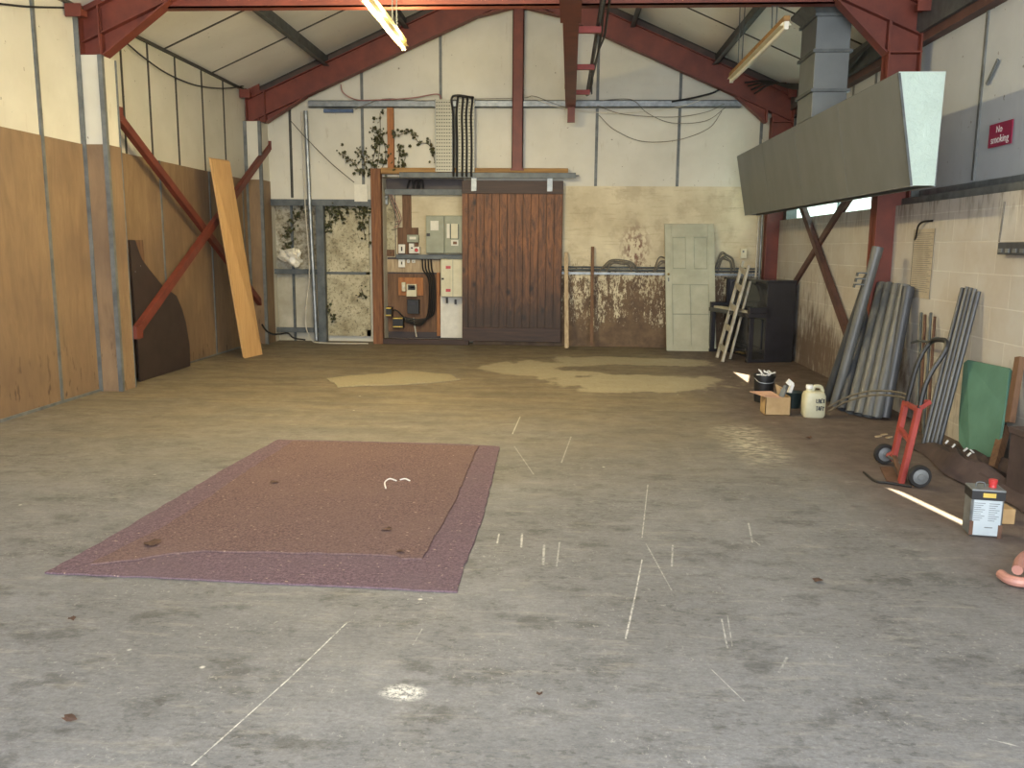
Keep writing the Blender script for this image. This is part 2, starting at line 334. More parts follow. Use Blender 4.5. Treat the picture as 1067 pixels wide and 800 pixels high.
# ------------------------------------------------------------------ geometry helpers
class B:
    def __init__(s): s.bm = bmesh.new()
    def box(s, a, b):
        a, b = V(a), V(b); lo = V(map(min, a, b)); hi = V(map(max, a, b))
        v = [s.bm.verts.new((x, y, z)) for x in (lo.x, hi.x) for y in (lo.y, hi.y) for z in (lo.z, hi.z)]
        for f in ((0, 1, 3, 2), (4, 6, 7, 5), (0, 4, 5, 1), (2, 3, 7, 6), (0, 2, 6, 4), (1, 5, 7, 3)): s.bm.faces.new([v[i] for i in f])
        return s
    def hexa(s, base, top):
        n = len(base); a = [s.bm.verts.new(V(p)) for p in base]; b = [s.bm.verts.new(V(p)) for p in top]
        s.bm.faces.new(a[::-1]); s.bm.faces.new(b)
        for i in range(n): s.bm.faces.new((a[i], a[(i+1) % n], b[(i+1) % n], b[i]))
        return s
    def prism(s, pts, off):
        off = V(off); return s.hexa(pts, [V(p)+off for p in pts])
    def bar(s, p0, p1, w, h, up=(0, 0, 1), ex=0):
        p0, p1 = V(p0), V(p1); d = (p1-p0).normalized(); p0 = p0-d*ex; p1 = p1+d*ex
        up = V(up); sd = d.cross(up)
        if sd.length < 1e-4: sd = d.cross(V((1, 0, 0)))
        sd.normalize(); u = sd.cross(d).normalized()
        c = [sd*x*w/2+u*y*h/2 for x, y in ((-1, -1), (1, -1), (1, 1), (-1, 1))]
        return s.hexa([p0+k for k in c], [p1+k for k in c])
    def tube(s, pts, r, n=10, closed=False, hollow=0):
        pts = [V(p) for p in pts]; rs = r if isinstance(r, (list, tuple)) else [r]*len(pts); rings = []
        up = None
        for i, p in enumerate(pts):
            d = (pts[min(i+1, len(pts)-1)]-pts[max(i-1, 0)]).normalized()
            if closed: d = (pts[(i+1) % len(pts)]-pts[i-1]).normalized()
            if up is None: up = V((0, 0, 1)) if abs(d.z) < .9 else V((1, 0, 0))
            sd = d.cross(up).normalized(); u = sd.cross(d).normalized(); up = u
            rings.append([s.bm.verts.new(p+(sd*math.cos(2*math.pi*k/n)+u*math.sin(2*math.pi*k/n))*rs[i]) for k in range(n)])
        m = len(rings)
        for i in range(m if closed else m-1):
            a, b = rings[i], rings[(i+1) % m]
            for k in range(n): s.bm.faces.new((a[k], a[(k+1) % n], b[(k+1) % n], b[k]))
        if not closed:
            if hollow:
                for ring, pp, dd_ in ((rings[0], pts[0], pts[1]-pts[0]), (rings[-1], pts[-1], pts[-2]-pts[-1])):
                    inn = [s.bm.verts.new(pp+(v.co-pp)*hollow) for v in ring]; dp = [s.bm.verts.new(v.co+dd_.normalized()*.25) for v in inn]
                    for k in range(n):
                        s.bm.faces.new((ring[k], ring[(k+1) % n], inn[(k+1) % n], inn[k])); s.bm.faces.new((inn[k], inn[(k+1) % n], dp[(k+1) % n], dp[k]))
                    s.bm.faces.new(dp)
            else: s.bm.faces.new(rings[0][::-1]); s.bm.faces.new(rings[-1])
        return s
    def lathe(s, c, prof, n=20, axis=(0, 0, 1)):
        """prof: list of (radius, height)"""
        c = V(c); ax = V(axis).normalized(); sd = ax.cross(V((0, 1, 0)) if abs(ax.y) < .9 else V((1, 0, 0))).normalized(); u = ax.cross(sd)
        rings = [[s.bm.verts.new(c+ax*h+(sd*math.cos(2*math.pi*k/n)+u*math.sin(2*math.pi*k/n))*max(r, 1e-4)) for k in range(n)] for r, h in prof]
        for a, b in zip(rings, rings[1:]):
            for k in range(n): s.bm.faces.new((a[k], a[(k+1) % n], b[(k+1) % n], b[k]))
        s.bm.faces.new(rings[0][::-1]); s.bm.faces.new(rings[-1]); return s
    def ibeam(s, p0, p1, w, h, tf=.012, tw=.01, up=(0, 0, 1)):
        p0, p1 = V(p0), V(p1); d = (p1-p0).normalized(); sd = d.cross(V(up)).normalized(); u = sd.cross(d)
        s.bar(p0, p1, tw, h-2*tf, up)
        for k in (-1, 1): s.bar(p0+u*k*(h/2-tf/2), p1+u*k*(h/2-tf/2), w, tf, up)
        return s
def curve_pts(pts, n=8):
    """smooth path through points (Catmull-Rom)"""
    pts = [V(p) for p in pts]; out = []
    P_ = [pts[0]*2-pts[1]]+pts+[pts[-1]*2-pts[-2]]
    for i in range(1, len(P_)-2):
        a, b, c, d = P_[i-1:i+3]
        for k in range(n):
            t = k/n; out.append(.5*((2*b)+(c-a)*t+(2*a-5*b+4*c-d)*t*t+(3*b-a-3*c+d)*t**3))
    return out+[pts[-1]]
def smooth_by_angle(me, ang=math.radians(35)):
    for p in me.polygons: p.use_smooth = True
    try: me.set_sharp_from_angle(angle=ang)
    except Exception: pass
def finish(name, b, mat, origin, bevel=0, smooth=False):
    bm = b.bm; bmesh.ops.recalc_face_normals(bm, faces=bm.faces)
    if bevel: bmesh.ops.bevel(bm, geom=list(bm.edges), offset=bevel, segments=1, affect='EDGES', clamp_overlap=True)
    bmesh.ops.translate(bm, verts=bm.verts, vec=-V(origin))
    me = bpy.data.meshes.new(name); bm.to_mesh(me); bm.free()
    if smooth: smooth_by_angle(me)
    me.materials.append(M[mat] if isinstance(mat, str) else mat)
    o = bpy.data.objects.new(name, me); C.objects.link(o); return o
def root(name, label, cat, loc, group=None):
    o = bpy.data.objects.new(name, None); o.empty_display_size = .1; C.objects.link(o); o.location = V(loc)
    o['label'] = label; o['category'] = cat
    if group: o['group'] = group
    return o
def worldloc(o):
    v = V(o.location)
    while o.parent: o = o.parent; v += V(o.location)
    return v
def part(name, b, mat, parent, bevel=0, smooth=False, label=None):
    w = worldloc(parent); o = finish(name, b, mat, w, bevel, smooth); o.parent = parent
    if label: o['label'] = label
    return o
def thing(name, b, mat, label, cat, group=None, bevel=0, smooth=False, origin=None):
    if origin is None:
        vs = [v.co for v in b.bm.verts]; lo = V((min(v.x for v in vs), min(v.y for v in vs), min(v.z for v in vs))); hi = V((max(v.x for v in vs), max(v.y for v in vs), max(v.z for v in vs)))
        origin = V(((lo.x+hi.x)/2, (lo.y+hi.y)/2, lo.z))
    o = finish(name, b, mat, origin, bevel, smooth); o.location = origin
    o['label'] = label; o['category'] = cat
    if group: o['group'] = group
    return o
def struct(name, b, mat, parent=None, origin=(0, 0, 0), bevel=0):
    if parent: return part(name, b, mat, parent, bevel)
    o = finish(name, b, mat, origin, bevel); o.location = V(origin); o['kind'] = 'structure'; return o
def text_part(name, body, mat, parent, loc, xdir, updir, size, label=None, extrude=.0008):
    cu = bpy.data.curves.new(name, 'FONT'); cu.body = body; cu.size = size; cu.extrude = extrude; cu.align_x = 'CENTER'; cu.align_y = 'CENTER'
    t = bpy.data.objects.new(name, cu); C.objects.link(t)
    dg = bpy.context.evaluated_depsgraph_get(); me = bpy.data.meshes.new_from_object(t.evaluated_get(dg)); bpy.data.objects.remove(t)
    me.materials.clear(); me.materials.append(M[mat])
    o = bpy.data.objects.new(name, me); C.objects.link(o)
    x = V(xdir).normalized(); u = V(updir).normalized(); n = x.cross(u)
    o.matrix_world = Matrix.Identity(4)
    o.parent = parent
    o.matrix_local = Matrix.Translation(V(loc)-worldloc(parent)) @ Matrix((x, u, n)).transposed().to_4x4()
    if label: o['label'] = label
    return o

# ------------------------------------------------------------------ setting
XL, XR, XB, YB, YF = -4.9, 3.5, 3.3, 13.6, -1.6
RX = -.70; EZ = 3.90; SL = .434; RZ = EZ+(RX-XL)*SL
ceilz = lambda x: RZ-abs(x-RX)*SL
struct('floor', B().box((-6, -6, -.12), (5, 14.2, 0)), 'floor')
wl = struct('wall_left', B().box((XL-.12, YF, 2.5), (XL, YB+.1, EZ+.05)).box((XL-.12, YF, 0), (XL-.02, YB+.1, 2.5)), 'panel')
for y0, y1 in ((YF, 8.68), (8.95, 13.22)):
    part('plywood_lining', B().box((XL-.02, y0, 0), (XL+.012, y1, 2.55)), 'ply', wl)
# boxed columns
for y0, y1 in ((8.68, 8.95), (13.22, YB)):
    part('column_casing', B().box((XL, y0, 2.55), (-4.65, y1, 3.42)), 'panel', wl)
    part('column_casing', B().box((XL, y0-.008, 0), (-4.64, y1+.006, 2.55)), 'ply', wl)
    part('corner_strip', B().box((XL, y0-.02, 0), (XL+.05, y0-.008, EZ if y0 < 9 else 3.42)), 'strip', wl)
    part('corner_strip', B().box((-4.675, y0-.018, 0), (-4.63, y0+.03, 3.42)), 'strip', wl)
part('corner_strip', B().box((-4.66, 8.952, 0), (-4.635, 8.965, 3.42)), 'strip', wl)
for y in (.5, 2.0, 3.5, 5.0, 6.5, 7.98):
    part('joint_strip', B().box((XL-.01, y-.02, 0), (XL+.022, y+.02, EZ)), 'strip', wl)
for y in (9.57, 10.2, 10.92, 11.72, 12.46):
    part('joint_strip', B().box((XL-.01, y-.015, 2.55), (XL+.01, y+.015, EZ)), 'strip_dark', wl)
for x, y in ((172, 300), (222, 300), (256, 300)):
    k = aX(x, y, XL).y
    part('joint_strip', B().box((XL, k-.016, 0), (XL+.022, k+.016, 2.55)), 'strip', wl)
part('corner_batten', B().box((XL+.01, 8.97, 1.6), (XL+.05, 9.36, 2.55)), 'pinewood', wl)
struct('baseboard_left', B().box((XL, YF, 0), (XL+.03, 8.66, .025)).box((XL, 8.97, 0), (XL+.02, 13.2, .02)), 'strip')
part('eaves_trim', B().box((XL, YF, EZ-.03), (XL+.04, YB, EZ)), 'strip_dark', wl)
# ceiling
cb_ = B()
for s_ in (-1, 1):
    xe = XL-.12 if s_ < 0 else XR+.12
    cb_.hexa([(xe, YF, ceilz(xe)), (RX, YF, RZ), (RX, YF, RZ+.14), (xe, YF, ceilz(xe)+.14)], [(xe, YB+.1, ceilz(xe)), (RX, YB+.1, RZ), (RX, YB+.1, RZ+.14), (xe, YB+.1, ceilz(xe)+.14)])
ce = struct('ceiling', cb_, 'ceil')
for k in range(-8, 4):
    y = 13.51-1.445*(3-k)/1.0 if False else 13.5-1.44*(3-k)
    if y < YF+.1: continue
    for s_ in (-1, 1):
        xe = XL if s_ < 0 else XR
        part('joint_seal', B().bar((xe, y, ceilz(xe)-.004), (RX, y, RZ-.004), .03, .012), 'strip_dark', ce)
part('ridge_trim', B().box((RX-.12, YF, RZ-.07), (RX+.12, YB, RZ-.05)), 'ceil', ce)
# gable wall
OX0, OX1, OZ1 = -2.84, -1.40, 2.63          # electrical recess
LX0, LX1, LZ1 = -4.64, -3.0, 2.27            # framed bay at left
g = B()
g.prism([(XL, YB, 2.68), (XR, YB, 2.68), (XR, YB, ceilz(XR)), (RX, YB, RZ), (XL, YB, ceilz(XL))], (0, .1, 0))
g.box((XL, YB, LZ1), (OX0, YB+.1, 2.68)).box((OX0, YB, OZ1), (XR, YB+.1, 2.68)).box((OX1, YB, 0), (XR, YB+.1, OZ1)).box((LX1, YB, 0), (OX0, YB+.1, LZ1)).box((XL, YB, 0), (LX0, YB+.1, LZ1))
g.box((LX0, YB+.2, 0), (LX1, YB+.25, LZ1+.05)).box((OX0, YB+.3, 0), (OX1, YB+.35, OZ1)).box((OX0-.03, YB+.1, 0), (OX0, YB+.35, OZ1)).box((LX0, YB+.1, LZ1), (LX1, YB+.25, LZ1+.05)).box((OX0, YB+.1, OZ1), (OX1, YB+.35, OZ1+.04)).box((LX0-.03, YB+.1, 0), (LX0, YB+.25, LZ1)).box((OX1, YB+.1, 0), (OX1+.03, YB+.35, OZ1))
wb = struct('wall_back', g, 'panel')
part('lower_lining', B().box((-.02, YB-.03, 0), (3.12, YB, 2.5)), 'grime', wb)
part('lower_lining', B().box((OX1, YB-.03, 0), (-.02, YB, 2.5)), 'grime', wb)
for px in (459, ):
    c = aY(px, 60, YB); part('joint_strip', B().box((c.x-.022, YB-.012, 3.8), (c.x+.022, YB, ceilz(c.x)-.3)), 'strip', wb)
c = aY(377.5, 120, YB); part('joint_strip', B().box((c.x-.022, YB-.012, 2.3), (c.x+.022, YB, ceilz(c.x)-.3)), 'strip', wb)
for px in (318, ):
    c = aY(303, 150, YB); part('joint_strip', B().box((c.x-.02, YB-.012, 2.3), (c.x+.02, YB, 3.7)), 'strip_dark', wb)
for px in (621.5, 707):
    c = aY(px, 150, YB); part('joint_strip', B().box((c.x-.022, YB-.012, 2.5), (c.x+.022, YB, ceilz(c.x)-.3)), 'strip', wb)
c = aY(793, 140, YB); part('joint_strip', B().box((c.x-.022, YB-.012, 2.5), (c.x+.022, YB, 3.9)), 'strip', wb)
for s_ in (-1, 1):
    xe = XL if s_ < 0 else XR
    part('gap_shade', B().bar((xe, YB-.03, ceilz(xe)-.07), (RX, YB-.03, RZ-.07), .05, .15), 'gapshade', wb)  # dark bar painting the shadow gap between rafter and ceiling
# right wall
def sheet_hole(outer, hole, x, t):
    from mathutils.geometry import tessellate_polygon
    b = B(); loops = [[V((x, y, z)) for y, z in outer], [V((x, y, z)) for y, z in hole]]; flat_ = loops[0]+loops[1]
    tr_ = tessellate_polygon(loops)
    for off in (0, t):
        vs = [b.bm.verts.new(k+V((off, 0, 0))) for k in flat_]
        for f_ in tr_: b.bm.faces.new([vs[i] for i in f_])
        if off == 0: v0 = vs
    n0 = len(outer)
    for st, n_ in ((0, n0), (n0, len(hole))):
        for i in range(n_): b.bm.faces.new((v0[st+i], v0[st+(i+1) % n_], vs[st+(i+1) % n_], vs[st+i]))
    return b
wr = struct('wall_right', sheet_hole([(YF, 2.06), (9.3, 2.06), (9.3, EZ+.1), (YF, EZ+.1)], [(5.62, 2.95), (5.50, 2.78), (4.7, 2.40), (4.7, 2.55)], XR, .012).box((XR, 9.3, 2.97), (XR+.012, YB+.1, EZ+.1)), 'panel_shaded')
part('blockwork', B().box((XB, YF, 0), (XR+.02, YB+.1, 1.99)), 'block', wr)
part('sill_plate', B().box((XB+.05, YF, 1.99), (XR+.02, 9.3, 2.06)).box((XB+.05, 13.2, 1.99), (XR+.02, YB, 2.97)), 'strip', wr)
part('drip_rail', B().box((XR-.03, YF, 2.06), (XR, 8.7, 2.13)), 'galv', wr)
for y in (1.6, 3.1, 4.6, 6.1, 7.66, 10.2, 10.95, 11.7, 12.45):
    part('joint_strip', B().box((XR-.014, y-.018, 2.15 if y < 9 else 3.0), (XR, y+.018, 3.52)), 'strip', wr)
part('eaves_beam', B().box((XR-.1, YF, 3.52), (XR, YB, 3.60)), 'red_dark', wr)
part('eaves_gutter', B().box((XR-.14, YF, 3.60), (XR, YB, 3.86)), 'galv_dark', wr)
w1 = struct('window_1', sheet_hole([(9.3, 2.015), (13.2, 2.015), (13.2, 2.95), (9.3, 2.95)], [(10.98, 2.90), (10.6, 2.42), (9.62, 2.86)], XR+.005, .004), 'frost')
part('window_frame', B().box((XR-.02, 9.26, 1.99), (XR+.06, 13.2, 2.015)).box((XR-.02, 9.26, 2.94), (XR+.06, 13.2, 2.98)).box((XR-.02, 11.2, 2.05), (XR+.05, 11.24, 2.94)).box((XR-.02, 9.26, 2.045), (XR+.06, 9.3, 2.94)), 'galv', w1)

# ------------------------------------------------------------------ steel frame
def rafter_z(x): return 4.17+.434*(min(x, -1.4-x+0)+3.1) if x <= RX else 4.17+.434*((2*RX-x)+3.1)
def portal(yc, label, far):
    r = root('portal_frame', label, 'steel frame', (RX, yc, 0))
    for s_ in (-1, 1):
        xo = XL+.02 if s_ < 0 else 3.4; xi = -4.68 if s_ < 0 else 3.09
        z0 = 3.43 if s_ < 0 else 0
        col = B()
        xa, xb = xo, xi
        col.box((xa, yc-.01, z0), (xb, yc+.01, 4.0))
        for xx, dx_ in ((xa, -s_*.015), (xb, s_*.015)): col.box((xx, yc-.09, z0), (xx+dx_, yc+.09, 3.95 if xx == xa else 3.5))
        if s_ > 0: col.box((xa, yc-.09, z0), (xb, yc-.075, z0+.02)); col.box((xa+.0, yc-.1, 3.42), (xb, yc-.01, 3.435))
        part('column', col, 'red', r)
        # rafter web + flanges + haunch
        xe = xo
        zo = 0 if far else .15
        zb = lambda x: rafter_z(x)+zo; zt = lambda x: rafter_z(x)+(.36 if far else .44)
        xin = xi if not far else xi-s_*.09
        rf = B()
        rf.prism([(xe, yc-.006, zb(xe)), (RX, yc-.006, zb(RX)), (RX, yc-.006, zt(RX)), (xe, yc-.006, zt(xe))], (0, .012, 0))
        for f_, off in ((zb, .006), (zt, -.006)):
            rf.bar((xe, yc, f_(xe)+off), (RX, yc, f_(RX)+off), .15, .012)
        part('rafter', rf, 'red', r)
        hx = -3.95 if s_ < 0 else 2*RX+3.95
        hz0 = 3.42
        ha = B(); ha.prism([(xin, yc-.006, hz0), (hx, yc-.006, zb(hx)), (xin, yc-.006, zb(xin))], (0, .012, 0)); ha.bar((xin, yc, hz0), (hx, yc, zb(hx)), .15, .014)
        ha.box((xin-.01, yc-.075, hz0), (xin+.02, yc+.075, zb(xin)))
        if s_ < 0: ha.box((xo, yc-.09, 3.42), (xin, yc+.09, 3.44)); ha.box((xin-.005, yc-.09, 3.42), (xin+.012, yc-.07, 3.9)); ha.box((xo, yc-.02, 3.42), (xin, yc+.02, 3.9))
        part('haunch', ha, 'red', r)
        ap = B(); ap.prism([(RX, yc-.006, zb(RX)-.12), (RX+s_*.6, yc-.006, zb(RX+s_*.6)), (RX, yc-.006, zb(RX))], (0, .012, 0)); ap.bar((RX, yc, zb(RX)-.12), (RX+s_*.6, yc, zb(RX+s_*.6)), .15, .012)
        part('apex_plate', ap, 'red', r)
        cl = B(); xw = xo-s_*.0
        cl.box((xo-.0, yc-.3, 3.78), (xo+(-s_)*.1, yc-.09, 3.84))
        cl.box((xo, yc-.32, 3.74), (xo+(-s_)*.16, yc-.30, 3.86))
        part('side_cleat', cl, 'red', r)
    return r
p_far = portal(13.37, 'red steel portal frame against the back gable wall', True)
p_near = portal(8.815, 'nearer red steel portal frame whose knees show at the top corners', False)
b = B(); b.box((-4.15, 8.84, 3.90), (2.78, 8.96, 3.915)).box((-4.15, 8.84, 3.90), (2.78, 8.855, 4.04)).box((-4.15, 8.84, 4.03), (2.78, 8.96, 4.04))
thing('tie_beam', b, 'red', 'horizontal red tie beam running across the top of the photo', 'steel beam')
a1 = aY(534, 100, 13.5); a2 = aY(545.5, 100, 13.5)
r = root('gable_post', 'vertical red steel post in the middle of the gable above the sliding door', 'steel post', ((a1.x+a2.x)/2, 13.5, 2.75))
part('post', B().box((a1.x, 13.42, 2.75), (a1.x+.012, 13.58, 5.35)).box((a2.x-.012, 13.42, 2.75), (a2.x, 13.58, 5.35)).box((a1.x, 13.42, 2.75), (a2.x, 13.435, 5.35)), 'red', r)
part('base_cleat', B().box((a1.x-.02, 13.42, 2.72), (a2.x+.02, 13.59, 2.75)), 'red', r)

# purlins
for x, lab in ((-3.63, 'grey steel purlin along the left roof slope, the lower one'), (-2.4, 'grey steel purlin along the left roof slope, the upper one near the ridge'),
               (2.23, 'grey steel purlin along the right roof slope, the lower one beside the duct'), (1.0, 'grey steel purlin along the right roof slope, the upper one near the ridge')):
    zc = ceilz(x); s_ = 1 if x < RX else -1; b = B()
    y0, y1 = YF+.05, YB-.02
    b.box((x-.03, y0, zc-.2), (x-.018, y1, zc-.02)).box((x-.03, y0, zc-.2), (x+.045, y1, zc-.19)).box((x-.03-.04, y0, zc-.04), (x-.02, y1, zc-.03)) if s_ > 0 else b.box((x+.03, y0, zc-.2), (x+.018, y1, zc-.02)).box((x+.03, y0, zc-.2), (x-.045, y1, zc-.19)).box((x+.03+.04, y0, zc-.04), (x+.02, y1, zc-.03))
    thing('roof_purlin', b, 'galv_dark', lab, 'purlin', 'purlins under the roof')
# gable rails
zr = aY(533, 108.5, YB-.1).z
b = B(); x0 = aY(322, 105, YB-.1).x; x1 = aY(772, 105, YB-.1).x
b.box((x0, YB-.15, zr-.05), (x1, YB-.14, zr+.05)).box((x0, YB-.15, zr+.04), (x1, YB-.01, zr+.05)).box((x0, YB-.15, zr-.05), (x1, YB-.01, zr-.04))
thing('gable_rail', b, 'galv', 'long galvanised steel rail running across the white gable panels', 'steel rail')

# overhead runway beam
r = root('crane_beam', 'red overhead runway beam with side brackets running lengthways under the roof', 'steel beam', (.1, 10, 3.6))
part('beam', B().ibeam((.01, 4.5, 3.79), (.095, 13.3, 3.79), .15, .34, .014, .02), 'red', r)
part('wide_flange', B().bar((.01, 4.5, 3.609), (.045, 8.3, 3.609), .19, .018), 'red', r)
part('end_stop', B().box((.05, 13.18, 3.40), (.16, 13.22, 3.66)), 'red', r)
for y in (7.3, 9.1, 10.9, 12.6):
    part('bracket', B().box((.05, y-.03, 3.70), (.36, y+.03, 3.76)), 'red_bright', r)
for y in (8.9, 13.3):
    part('hanger_plate', B().box((.0, y-.02, 3.9), (.13, y+.02, rafter_z(.1)+.02 if y > 9 else 3.97)), 'red', r)
thing('steel_conduit', B().tube([(.33, 4.5, 3.782), (.33, 13.1, 3.782)], .022, 8), 'galv_dark', 'thin grey conduit carried on the brackets beside the red overhead beam', 'conduit', smooth=True)
for k in range(3):
    pts = [V((.35+.02*k+random.uniform(-.02, .02), y, 3.80+random.uniform(-.05, .03))) for y in [5+i*.9 for i in range(10)]]
    thing('festoon_cable', B().tube(curve_pts(pts, 5), .012, 6), 'cable', 'black cable strung along the conduit beside the red overhead beam', 'cable', 'cables along the overhead beam', smooth=True)

# braces
def brace(p0, p1, label, mat='red', w=.09):
    p0, p1 = V(p0), V(p1); d = (p1-p0).normalized(); side = V((1, 0, 0)); n = d.cross(side).normalized()
    r = root('steel_brace', label, 'steel brace', p0)
    b = B(); b.bar(p0, p1, w, .008, (1, 0, 0)); b.bar(p0+n*w/2-side*.03*(1 if p0.x < 0 else -1), p1+n*w/2-side*.03*(1 if p0.x < 0 else -1), .008, .06, (1, 0, 0))
    part('angle_bar', b, mat, r)
    for pp in (p0, p1): part('end_cleat', B().box(pp-V((.05, .07, .07)), pp+V((.02, .07, .07))) if p0.x < 0 else B().box(pp-V((.02, .07, .07)), pp+V((.05, .07, .07))), mat, r)
brace(aX(123, 118, -4.72), aX(281, 326, -4.72), 'red diagonal steel brace falling from top left to lower right on the left wall')
brace(aX(283, 152, -4.62), aX(144, 346, -4.62), 'red diagonal steel brace rising from the dark board towards the left back corner')
brace((3.22, 13.15, 2.95), (3.22, 9.1, .13), 'brown-red diagonal brace on the right wall, falling towards the pipes', 'red_dark')
brace((3.27, 9.15, 2.72), (3.27, 13.1, .65), 'brown-red diagonal brace on the right wall, falling behind the piano', 'red_dark')

# ------------------------------------------------------------------ lamps
def batten(px_far, Yfar, px_near_Y, lit, label):
    f = aY(px_far[0], px_far[1], Yfar); y0 = px_near_Y; x, z = f.x, f.z
    r = root('fluorescent_lamp', label, 'lamp', (x, (y0+Yfar)/2, z))
    part('batten', B().box((x-.03, y0, z+.02), (x+.03, Yfar, z+.07)), 'lampbody' if lit else 'headwood', r, .004)
    part('reflector', B().hexa([(x-.03, y0+.03, z+.02), (x+.03, y0+.03, z+.02), (x+.055, y0+.03, z-.01), (x-.055, y0+.03, z-.01)], [(x-.03, Yfar-.03, z+.02), (x+.03, Yfar-.03, z+.02), (x+.055, Yfar-.03, z-.01), (x-.055, Yfar-.03, z-.01)]), 'lampbody' if lit else 'cream_pl', r)
    part('tube', B().tube([(x, y0+.04, z-.03), (x, Yfar-.04, z-.03)], .02, 10), 'tube_lit' if lit else 'white_pl', r, smooth=True)
    for yy in (y0+.02, Yfar-.02): part('end_cap', B().box((x-.02, yy-.02, z-.05), (x+.02, yy+.02, z+.02)), 'white_pl', r)
    for yy in (y0+.5, Yfar-.5):
        for dx_ in (-.02, .02): part('chain', B().tube([(x+dx_, yy, z+.07), (x+dx_*1.5, yy+.02, ceilz(x)-.03)], .006, 5), 'galv_dark', r)
    return V((x, (y0+Yfar)/2, z))
lampL = batten((421, 48), 9.2, 6.75, True, 'lit yellow fluorescent lamp hanging from the left roof slope')
lampR = batten((762, 82), 11.0, 8.4, False, 'unlit fluorescent lamp on chains under the right roof slope')
for dz_, yy in ((3.66, 8.5),):
    pass

# ------------------------------------------------------------------ extractor hood
hy0, hy1 = 6.85, 12.85
r = root('extractor_hood', 'long grey steel extractor hood hanging along the right wall with a duct to the roof', 'extractor hood', (2.7, 9.8, 2.0))
ft, fb, bk, zt_, zb_ = 2.51, 2.665, 2.84, 2.87, 2.045
part('front_panel', B().hexa([(ft, hy0, zt_), (ft+.012, hy0, zt_), (fb+.012, hy0, zb_), (fb, hy0, zb_)], [(ft, hy1, zt_), (ft+.012, hy1, zt_), (fb+.012, hy1, zb_), (fb, hy1, zb_)]), 'hood', r)
part('back_panel', B().box((bk, hy0, zb_), (bk+.012, hy1, zt_)), 'hood', r)
part('top_panel', B().box((ft, hy0, zt_), (bk+.012, hy1, zt_+.012)), 'hood', r)
part('far_end_panel', B().prism([(ft+.012, hy1, zt_), (bk, hy1, zt_), (bk, hy1, zb_), (fb+.012, hy1, zb_)], (0, -.01, 0)), 'hood', r)
part('near_end_panel', B().prism([(ft+.0, hy0-.008, zt_+.01), (bk+.012, hy0-.008, zt_+.01), (bk+.0, hy0-.008, zb_), (fb+.0, hy0-.008, zb_)], (0, .008, 0)), 'endsheet', r, label='bright pale green plastic end panel')
part('lower_lip', B().box((fb-.004, hy0, zb_-.006), (fb+.02, hy1, zb_)).box((bk-.01, hy0, zb_-.006), (bk+.012, hy1, zb_)), 'galv', r)
part('edge_trim', B().bar((ft, hy0-.004, zt_), (fb, hy0-.004, zb_), .018, .02, (0, 1, 0)), 'galv_dark', r)
for yy in (8.3, 9.8, 11.3):
    part('panel_seam', B().bar((ft-.0005, yy, zt_), (fb-.0005, yy, zb_), .006, .003, (1, 0, -.18)), 'hood', r)
dy0, dy1, dx0, dx1 = 9.1, 9.65, 2.5, 2.84
for k, (z0, z1) in enumerate(((2.88, 3.14), (3.14, 3.52), (3.52, 3.86))):
    part('duct_section', B().box((dx0, dy0, z0), (dx1, dy1, z1)), 'duct', r, .004)
    part('duct_flange', B().box((dx0-.025, dy0-.025, z1-.015), (dx1+.025, dy1+.025, z1+.015)), 'galv_dark', r)
part('duct_collar', B().hexa([(dx0, dy0, 3.87), (dx1, dy0, 3.87), (dx1, dy1, 3.87), (dx0, dy1, 3.87)], [(dx0-.1, dy0-.1, 3.97), (dx1+.1, dy0-.1, 3.97), (dx1+.1, dy1+.1, 3.97), (dx0-.1, dy1+.1, 3.97)]).box((dx0-.1, dy0-.1, 3.97), (dx1+.1, dy1+.1, 4.0)).box((dx0+.02, dy0+.02, 4.0), (dx1-.02, dy1-.02, 4.4)), 'galv_dark', r)

# ------------------------------------------------------------------ sliding door, track and frame
YD = 13.46
q0 = aY(481.5, 188, YD); q1 = aY(587, 188, YD); qb = aY(583, 357, YD)
dx0, dx1, dzt = q0.x, q1.x, q0.z+.0; dzb = .07
r = root('sliding_door', 'dark stained boarded timber sliding door hanging on the gable track', 'sliding door', ((dx0+dx1)/2, YD, dzb))
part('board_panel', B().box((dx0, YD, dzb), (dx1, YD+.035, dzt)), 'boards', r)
part('top_rail', B().box((dx0, YD-.02, dzt-.2), (dx1, YD, dzt)), 'board_rail', r, .004)
part('bottom_rail', B().box((dx0, YD-.02, dzb), (dx1, YD, dzb+.22)), 'board_rail', r, .004)
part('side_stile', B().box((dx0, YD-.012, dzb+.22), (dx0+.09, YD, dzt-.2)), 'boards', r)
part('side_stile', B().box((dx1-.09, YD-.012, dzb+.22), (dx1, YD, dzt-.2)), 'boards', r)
for px in (494, 573):
    c = aY(px, 190, YD); part('track_hanger', B().box((c.x-.04, YD-.035, dzt-.16), (c.x+.04, YD-.02, dzt+.06)), 'galv', r)
h0 = aY(397, 180, YD); h1 = aY(600, 184, YD)
r = root('door_track', 'timber header with steel sliding track above the boarded door', 'door track', ((h0.x+h1.x)/2, YD, h0.z))
zt0 = aY(500, 180, YD).z
part('header_board', B().box((h0.x-.0, YD-.03, zt0-.02), (h1.x-.12, YD+.13, zt0+.07)), 'headwood', r, .004)
part('track', B().box((h0.x+.3, YD-.07, zt0-.075), (h1.x, YD-.065, zt0+.0)).box((h0.x+.3, YD-.07, zt0-.005), (h1.x, YD-.02, zt0)).box((h0.x+.3, YD-.07, zt0-.08), (h1.x, YD-.05, zt0-.075)), 'galv_dark', r)
part('end_bolt', B().tube([(h1.x-.02, YD-.045, zt0-.04), (h1.x+.05, YD-.045, zt0-.04)], .012, 8), 'galv', r)
f0 = aY(387.5, 250, YD).x; f1 = aY(397.5, 250, YD).x
